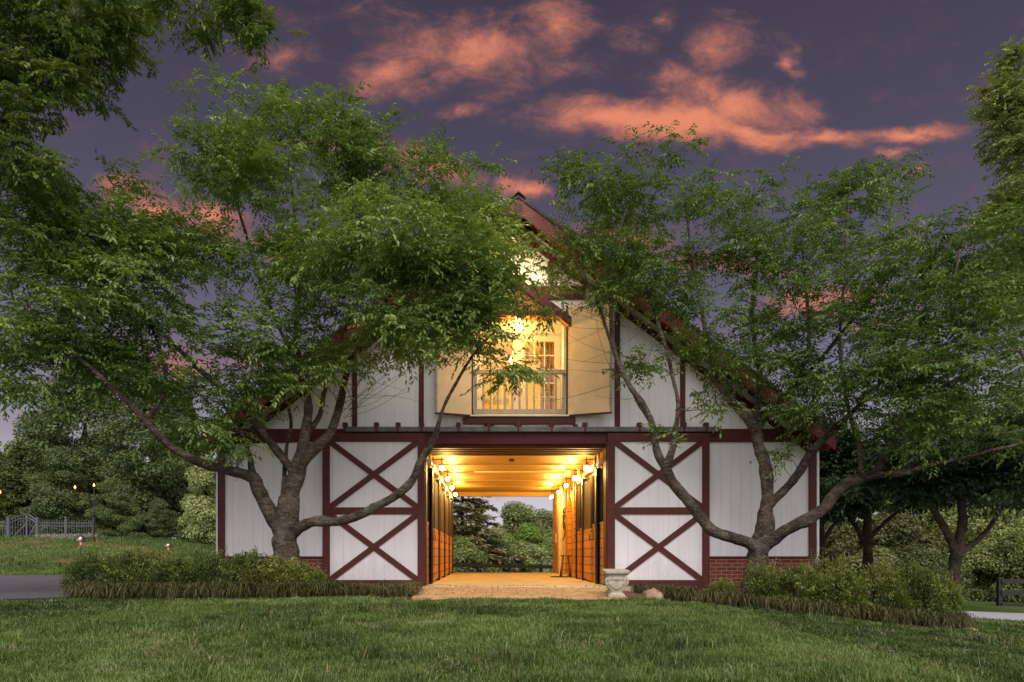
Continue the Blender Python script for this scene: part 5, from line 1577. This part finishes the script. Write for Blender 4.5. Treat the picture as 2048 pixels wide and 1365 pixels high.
# border of arching lily-turf along the front of both beds
def border(name, line, n, depth, rs_, label, h=(.16, .30)):
    Lp = np.array(line, float); s = np.linspace(0, 1, len(Lp))
    t = rs_.rand(n); x = np.interp(t, s, Lp[:, 0]); y = np.interp(t, s, Lp[:, 1]) + rs_.rand(n) ** 1.2 * depth
    nb_ = 34
    bx_ = np.repeat(x, nb_) + rs_.normal(0, .035, n * nb_); by_ = np.repeat(y, nb_) + rs_.normal(0, .035, n * nb_)
    bz_ = ground(bx_, by_)
    a = rs_.rand(n * nb_) * 6.283; l = rs_.uniform(h[0], h[1], n * nb_) * np.repeat(rs_.uniform(.75, 1.2, n), nb_); lean = rs_.uniform(.35, 1.0, n * nb_)
    d = np.stack([np.cos(a), np.sin(a), np.zeros_like(a)], -1); sd_ = np.stack([-np.sin(a), np.cos(a), np.zeros_like(a)], -1)
    base = np.stack([bx_, by_, bz_], -1); w = rs_.uniform(.004, .0075, n * nb_)[:, None]
    p1 = base + d * (l * .28 * lean)[:, None] + np.array([0, 0, 1.0]) * (l * .75)[:, None]
    p2 = base + d * (l * .68 * lean)[:, None] + np.array([0, 0, 1.0]) * (l * .9 * (1.1 - .45 * lean))[:, None]
    p3 = base + d * (l * 1.05 * lean)[:, None] + np.array([0, 0, 1.0]) * (l * .9 * (.95 - .85 * lean))[:, None]
    N_ = n * nb_
    V = np.stack([base - sd_ * w, base + sd_ * w, p1 - sd_ * w, p1 + sd_ * w, p2 - sd_ * w * .8, p2 + sd_ * w * .8, p3], 1).reshape(-1, 3)
    i = np.arange(N_)[:, None] * 7
    Fc = np.concatenate([i + np.array([[0, 1, 3]]), i + np.array([[0, 3, 2]]), i + np.array([[2, 3, 5]]), i + np.array([[2, 5, 4]]), i + np.array([[4, 5, 6]])], 0)
    A = np.repeat(np.clip(np.repeat(rs_.rand(n), nb_) * .45 + rs_.rand(N_) * .8 - .12, 0, 1), 7)
    o = np_mesh(name, V, Fc, M['leaf_border'], attr=A); tag(o, label, 'ground cover', kind='stuff')


border('lily_turf', [(-6.5, 10.75), (-6.1, 10.35), (-5.0, 10.26), (-3.4, 10.26), (-2.2, 10.3)], 300, .5, rs, 'brownish arching lily turf edging the left shrub bed')
border('lily_turf', [(-2.9, 10.5), (-2.2, 10.35), (-1.5, 10.5), (-1.2, 10.75)], 190, 1.4, rs, 'low mound of lily turf below the left sliding door', (.14, .24))
border('lily_turf', [(2.75, 10.75), (3.3, 10.5), (3.94, 10.3), (5.4, 10.16), (7.0, 10.16), (7.5, 10.6)], 330, .55, rs, 'brownish arching lily turf edging the right shrub bed')
border('lily_turf', [(2.75, 11.0), (3.3, 10.9), (3.94, 10.8)], 110, 1.6, rs, 'lily turf beneath the right sliding door', (.12, .22))


# ------------------------------------------------------------------ lawn grass
def blades(name, x, y, rs_, hmin, hmax, w, label, clump=2.2):
    n = len(x); z = ground(x, y)
    c = vnoise(x * clump, y * clump); c2 = vnoise(x * .7 + 9, y * .7); c3 = vnoise(x * 6 + 3, y * 6)
    l = rs_.uniform(hmin, hmax, n) * (.45 + .75 * c) * (.6 + .75 * c3)
    a = vnoise(x * 1.3 + 50, y * 1.3 + 20) * 12.0 + rs_.normal(0, 1.5, n); lean = rs_.uniform(.25, .95, n)
    d = np.stack([np.cos(a), np.sin(a), 0 * a], -1); b_ = rs_.rand(n) * 6.283; sd_ = np.stack([np.cos(b_), np.sin(b_), 0 * b_], -1)
    base = np.stack([x, y, z - .004], -1); ww = (w * rs_.uniform(.7, 1.3, n))[:, None]
    up = np.array([0, 0, 1.0])
    p1 = base + d * (l * .30 * lean)[:, None] + up * (l * .62)[:, None]
    p2 = base + d * (l * .95 * lean)[:, None] + up * (l * (1.05 - .5 * lean))[:, None]
    V = np.stack([base - sd_ * ww, base + sd_ * ww, p1 - sd_ * ww * .75, p1 + sd_ * ww * .75, p2], 1).reshape(-1, 3)
    i = np.arange(n)[:, None] * 5
    Fc = np.concatenate([i + np.array([[0, 1, 3]]), i + np.array([[0, 3, 2]]), i + np.array([[2, 3, 4]])], 0)
    A1 = np.clip((c2 - .5) * .75 + (vnoise(x * 4 + 5, y * 5) - .5) * .45 + rs_.rand(n) * .52 + .17, 0, .86)
    straw = rs_.rand(n) < .035 + .22 * sstep(.62, .85, vnoise(x * 1.6 + 31, y * 2.4 + 77))
    A = np.repeat(np.where(straw, rs_.uniform(.9, 1, n), A1), 5)
    return V, Fc, A


def inside(px_, py_, poly):
    poly = np.array(poly, float); r = np.zeros(len(px_), bool); j = len(poly) - 1
    for i in range(len(poly)):
        xi, yi = poly[i]; xj, yj = poly[j]
        c = ((yi > py_) != (yj > py_)) & (px_ < (xj - xi) * (py_ - yi) / (yj - yi + 1e-12) + xi); r ^= c; j = i
    return r


def lawn_patch(y0, y1, dens, hm, w, xr=None):
    xa, xb = xr if xr else (-.78 * y1 - 1.2, .86 * y1 + 1.2)
    n = int((xb - xa) * (y1 - y0) * dens); x = rs.uniform(xa, xb, n); y = rs.uniform(y0, y1, n)
    keep = (x > -.80 * y - 1.2) & (x < .88 * y + 1.2)
    bl = BL_F + BL_B[::-1]; br = BR_F + BR_B[::-1]
    keep &= ~inside(x, y, bl) & ~inside(x, y, br)
    keep &= ~((x > -1.2) & (x < 2.2) & (y > 10.19)) & ~((y > 13.5) & (y < 25) & (x > XL - .1) & (x < XR + .1))
    keep &= ~inside(x, y, [(-45, 9.6), (-20, 10.0), (-10, 10.15), (-6.9, 10.3), (-6.35, 10.9), (-6.2, 15.5), (-9, 20.0), (-12.5, 20.6), (-20, 20.6), (-45, 19.8)])
    keep &= ~inside(x, y, [(9.6, 14.7), (11, 14.2), (14, 13.9), (30, 13.6), (30, 19.5), (16, 18.2), (12, 17.6), (9.6, 17.6)])
    x, y = x[keep], y[keep]
    thin = vnoise(x * 1.1 + 70, y * 1.6 + 11) + .35 * rs.rand(len(x)) > .34
    return blades('g', x[thin], y[thin], rs, hm[0], hm[1], w, '')


parts = [lawn_patch(3.4, 5.5, 5200, (0.041, 0.090), .0028), lawn_patch(5.5, 7.5, 3600, (0.041, 0.086), .0032), lawn_patch(7.5, 9.2, 2400, (0.038, 0.078), .004), lawn_patch(9.2, 12.0, 1500, (0.038, 0.074), .0048), lawn_patch(12.0, 16.5, 500, (.05, .10), .007), lawn_patch(20, 33, 90, (.07, .15), .014, (-30, -5))]
tn = 90
tx_ = rs.uniform(-4.5, 6.5, tn); ty_ = rs.uniform(4.2, 9.6, tn); kp = (tx_ > -.78 * ty_ - .5) & (tx_ < .86 * ty_ + .5); tx_, ty_ = tx_[kp], ty_[kp]
parts.append(blades('g', np.repeat(tx_, 46) + rs.normal(0, .045, len(tx_) * 46), np.repeat(ty_, 46) + rs.normal(0, .045, len(tx_) * 46), rs, .12, .2, .0036, ''))
off = 0; VV = []; FF = []; AA = []
for V, Fc, A in parts:
    VV.append(V); FF.append(Fc + off); AA.append(A); off += len(V)
o = np_mesh('lawn_grass', np.concatenate(VV), np.concatenate(FF), M['grass'], attr=np.concatenate(AA))
tag(o, 'mown green lawn grass covering the foreground', 'grass', kind='stuff')

# fallen leaves on the paving
n = 320
x = rs.uniform(-1.3, 2.5, n); y = 10.3 + rs.rand(n) ** .8 * 3.6; z = np.where(y < 12.95, -.033 + (y - 10.2) / 2.75 * .029, .002) + .002
an = rs.rand(n) * 6.283
ln = rs.uniform(.025, .06, n)
V, Fc, A = leaf_arrays(np.stack([x, y, z], -1), np.stack([np.cos(an), np.sin(an), rs.uniform(0, .15, n)], -1), np.tile([0, 0, 1.0], (n, 1)) + rs.normal(0, .1, (n, 3)), ln, ln * .5, rs.rand(n), .3, -.05)
M['litter'] = leafmat('dry_leaf', (.06, .03, .012), (.12, .06, .02), (.2, .11, .04))
o = np_mesh('fallen_leaves', V, Fc, M['litter'], attr=A); tag(o, 'dry leaf litter scattered over the brick paving', 'leaves', kind='stuff')


# ------------------------------------------------------------------ fences, gate, stone wall, lamps
FY = 31.0
xa, xb = fx(-60, FY), fx(188, FY)
gx0, gx1 = fx(20, FY), fx(72, FY)


def gnd(x): return gz(x, FY) - .0


sw = MB(); n = 24; swx0, swx1 = fx(74, FY), fx(198, FY)
for i in range(n):
    x0 = swx0 + (swx1 - swx0) * i / n; x1 = swx0 + (swx1 - swx0) * (i + 1) / n; zt = .16 + .03 * math.sin(i * 2.1) + gz((x0 + x1) / 2, FY)
    sw.box(x0 + .002, x1 - .002, FY - .16 - .02 * (i % 2), FY + .15, gz(x0, FY) - .3, zt)
o = sw.build('stone_wall', M['stonewall'], bevel=.03, origin=((swx0 + swx1) / 2, FY, gz(swx0, FY))); tag(o, 'low rubble stone wall under the grey metal fence', 'wall')
zt0 = fz(1085, FY); zt1 = fz(1041, FY)


def metal_fence(x0, x1, label):
    f = thing('metal_fence', label, 'fence', ((x0 + x1) / 2, FY, zt0), 'grey metal fence runs beside the gate')
    for z in (zt0 + .1, zt1 - .12, zt1 - .26):
        q = MB(); q.box(x0, x1, FY - .015, FY + .015, z - .02, z + .02); q.build('rail', M['fencegrey'], f)
    q = MB(); n = int((x1 - x0) / .11)
    for i in range(n + 1):
        x = x0 + (x1 - x0) * i / n; q.box(x - .01, x + .01, FY - .03, FY - .016, zt0 + .02, zt1 + .02)
    q.build('pickets', M['fencegrey'], f)
    for i in range(3):
        x = x0 + (x1 - x0) * i / 2; q = MB(); q.box(x - .04, x + .04, FY - .04, FY + .04, zt0 - .3, zt1 + .1).box(x - .05, x + .05, FY - .05, FY + .05, zt1 + .101, zt1 + .13); q.build('post', M['fencegrey'], f, bevel=.005)


metal_fence(fx(76, FY), fx(188, FY), 'grey metal picket fence right of the arched gate')
metal_fence(fx(-70, FY), fx(16, FY), 'grey metal picket fence left of the arched gate')
g = thing('metal_gate', 'grey arched double metal gate in the picket fence', 'gate', ((gx0 + gx1) / 2, FY, zt0))
for k, (a, c) in enumerate(((gx0, (gx0 + gx1) / 2 + .15), ((gx0 + gx1) / 2 + .19, gx1))):
    lf = MB(); nseg = 12
    ztop = lambda t: zt1 + .02 + .22 * math.sin(math.pi / 2 * (t if k == 0 else 1 - t))
    for off_ in (0, -.14):
        lf.tube([(a + (c - a) * i / nseg, FY, ztop(i / nseg) + off_) for i in range(nseg + 1)], .025, 6)
    lf.box(a, c, FY - .015, FY + .015, zt0 + .08, zt0 + .12)
    lf.box(a - .02, a + .02, FY - .02, FY + .02, zt0, ztop(0) + .02).box(c - .02, c + .02, FY - .02, FY + .02, zt0, ztop(1) + .02)
    m_ = int((c - a) / .11)
    for i in range(1, m_):
        x = a + (c - a) * i / m_; lf.box(x - .01, x + .01, FY - .012, FY + .012, zt0 + .1, ztop(i / m_))
    lf.bar((a, FY, zt0 + .1), (c, FY, zt1 - .15), .05, .03)
    lf.build('gate_leaf', M['fencegrey'], g)
for x in (gx0 - .07, gx1 + .07):
    q = MB(); q.box(x - .06, x + .06, FY - .06, FY + .06, zt0 - .3, zt1 + .12); q.build('gate_post', M['fencegrey'], g, bevel=.01)


def board_fence(x0, x1, Yf, zt, boards, label, post=2.4, grp=None, dz=0.0):
    f = thing('board_fence', label, 'fence', ((x0 + x1) / 2, Yf, zt - 1.2), grp)
    for z in boards:
        q = MB(); q.hexa([(x0, Yf - .02, zt + z - .07), (x1, Yf - .02, zt + z - .07 + dz), (x1, Yf + .02, zt + z - .07 + dz), (x0, Yf + .02, zt + z - .07), (x0, Yf - .02, zt + z + .07), (x1, Yf - .02, zt + z + .07 + dz), (x1, Yf + .02, zt + z + .07 + dz), (x0, Yf + .02, zt + z + .07)]); q.build('board', M['blackfence'], f)
    n = max(1, int(round((x1 - x0) / post)))
    for i in range(n + 1):
        x = x0 + (x1 - x0) * i / n; d = dz * i / n
        q = MB(); q.box(x - .07, x + .07, Yf + .021, Yf + .15, gz(x, Yf) - .3, zt + d + .05); q.build('post', M['blackfence'], f, bevel=.01)


BY = 30.0
board_fence(fx(700, BY), fx(1400, BY), BY, fz(1124, BY), (-.08, -.42, -.78), 'black board fence crossing behind the barn aisle', 1.45, dz=-.25)
RY = 22.0
rfx0 = fx(2003, RY)
rf_t = fz(1158, RY)
board_fence(rfx0, rfx0 + 9, RY, rf_t, (-.08, -.45, -.85), 'black three-board fence at the right edge by the path', 1.1)
q = MB(); q.box(fx(1998, RY - .8), fx(2006, RY - .8), RY - 2.4, RY - .05, 0, 0)


def path_lamp_proto():
    r = empty('path_lamp')
    q = MB(); q.tube([(0, 0, -.1), (0, 0, .50)], .016, 8); q.build('stake', M['iron'], r, smooth=True)
    q = MB(); q.lathe([(.012, .535), (.026, .54), (.034, .575), (.03, .60), (.001, .60)], (0, 0, 0), 14); bl = q.build('bulb_glass', M['bulb_path'], r, smooth=True)
    q = MB(); q.lathe([(.12, .585), (.125, .592), (.11, .63), (.075, .66), (.03, .675), (.001, .678)], (0, 0, 0), 20); q.build('mushroom_cap', M['bronze'], r, smooth=True)
    l = bpy.data.lights.new('path_light', 'POINT'); l.energy = .06; l.color = (1, .55, .18); l.shadow_soft_size = .03
    lo = bpy.data.objects.new('path_light', l); COL.objects.link(lo); lo.parent = bl; lo.location = (0, -.07, .55)
    return r


pl = path_lamp_proto()
for i, (px, py, Y, lb) in enumerate(((162, 1071, 17.0, 'mushroom path lamp standing tallest at the left end of the hedge'), (337, 1085, 19.0, 'mushroom path lamp showing over the hedge between gate and barn'), (1000, 1123, 25.9, 'mushroom path lamp seen through the barn aisle'))):
    o = pl if i == 0 else copy_tree(pl)
    p = at(px, py, Y); zg = gz(p.x, Y); s = (p.z - zg) / .678
    o.location = (p.x, Y, zg); o.scale = (.95, .95, s)
    tag(o, lb, 'path lamp', 'mushroom path lamps')

SY = 29.0
sl_ = thing('string_lights', 'string of warm bulbs on a dark pole before the trees at left', 'string lights', (*at(188, 1085, SY).to_tuple()[:2], gz(fx(188, SY), SY)))
pt = at(188, 968, SY)
q = MB(); q.tube([(pt.x, SY, gz(pt.x, SY) - .1), (pt.x, SY, pt.z + .03)], .022, 8); q.build('pole', M['iron'], sl_, smooth=True)
q = MB(); a_ = at(-40, 985, SY); pts = []
for i in range(25):
    t = i / 24; p = pt.lerp(a_, t); pts.append((p.x, p.y, p.z - .5 * 4 * t * (1 - t) * .35 + .06))
q.tube(pts, .008, 5); q.build('wire', M['iron'], sl_)
for (px, py) in ((188, 971), (150, 975), (0, 985)):
    c = at(px, py, SY - .06); q = MB(); q.lathe([(.001, -.06), (.03, -.048), (.045, -.01), (.034, .025), (.015, .05), (.015, .08), (.001, .08)], tuple(c), 12); q.build('bulb', M['bulb_small'], sl_, smooth=True)
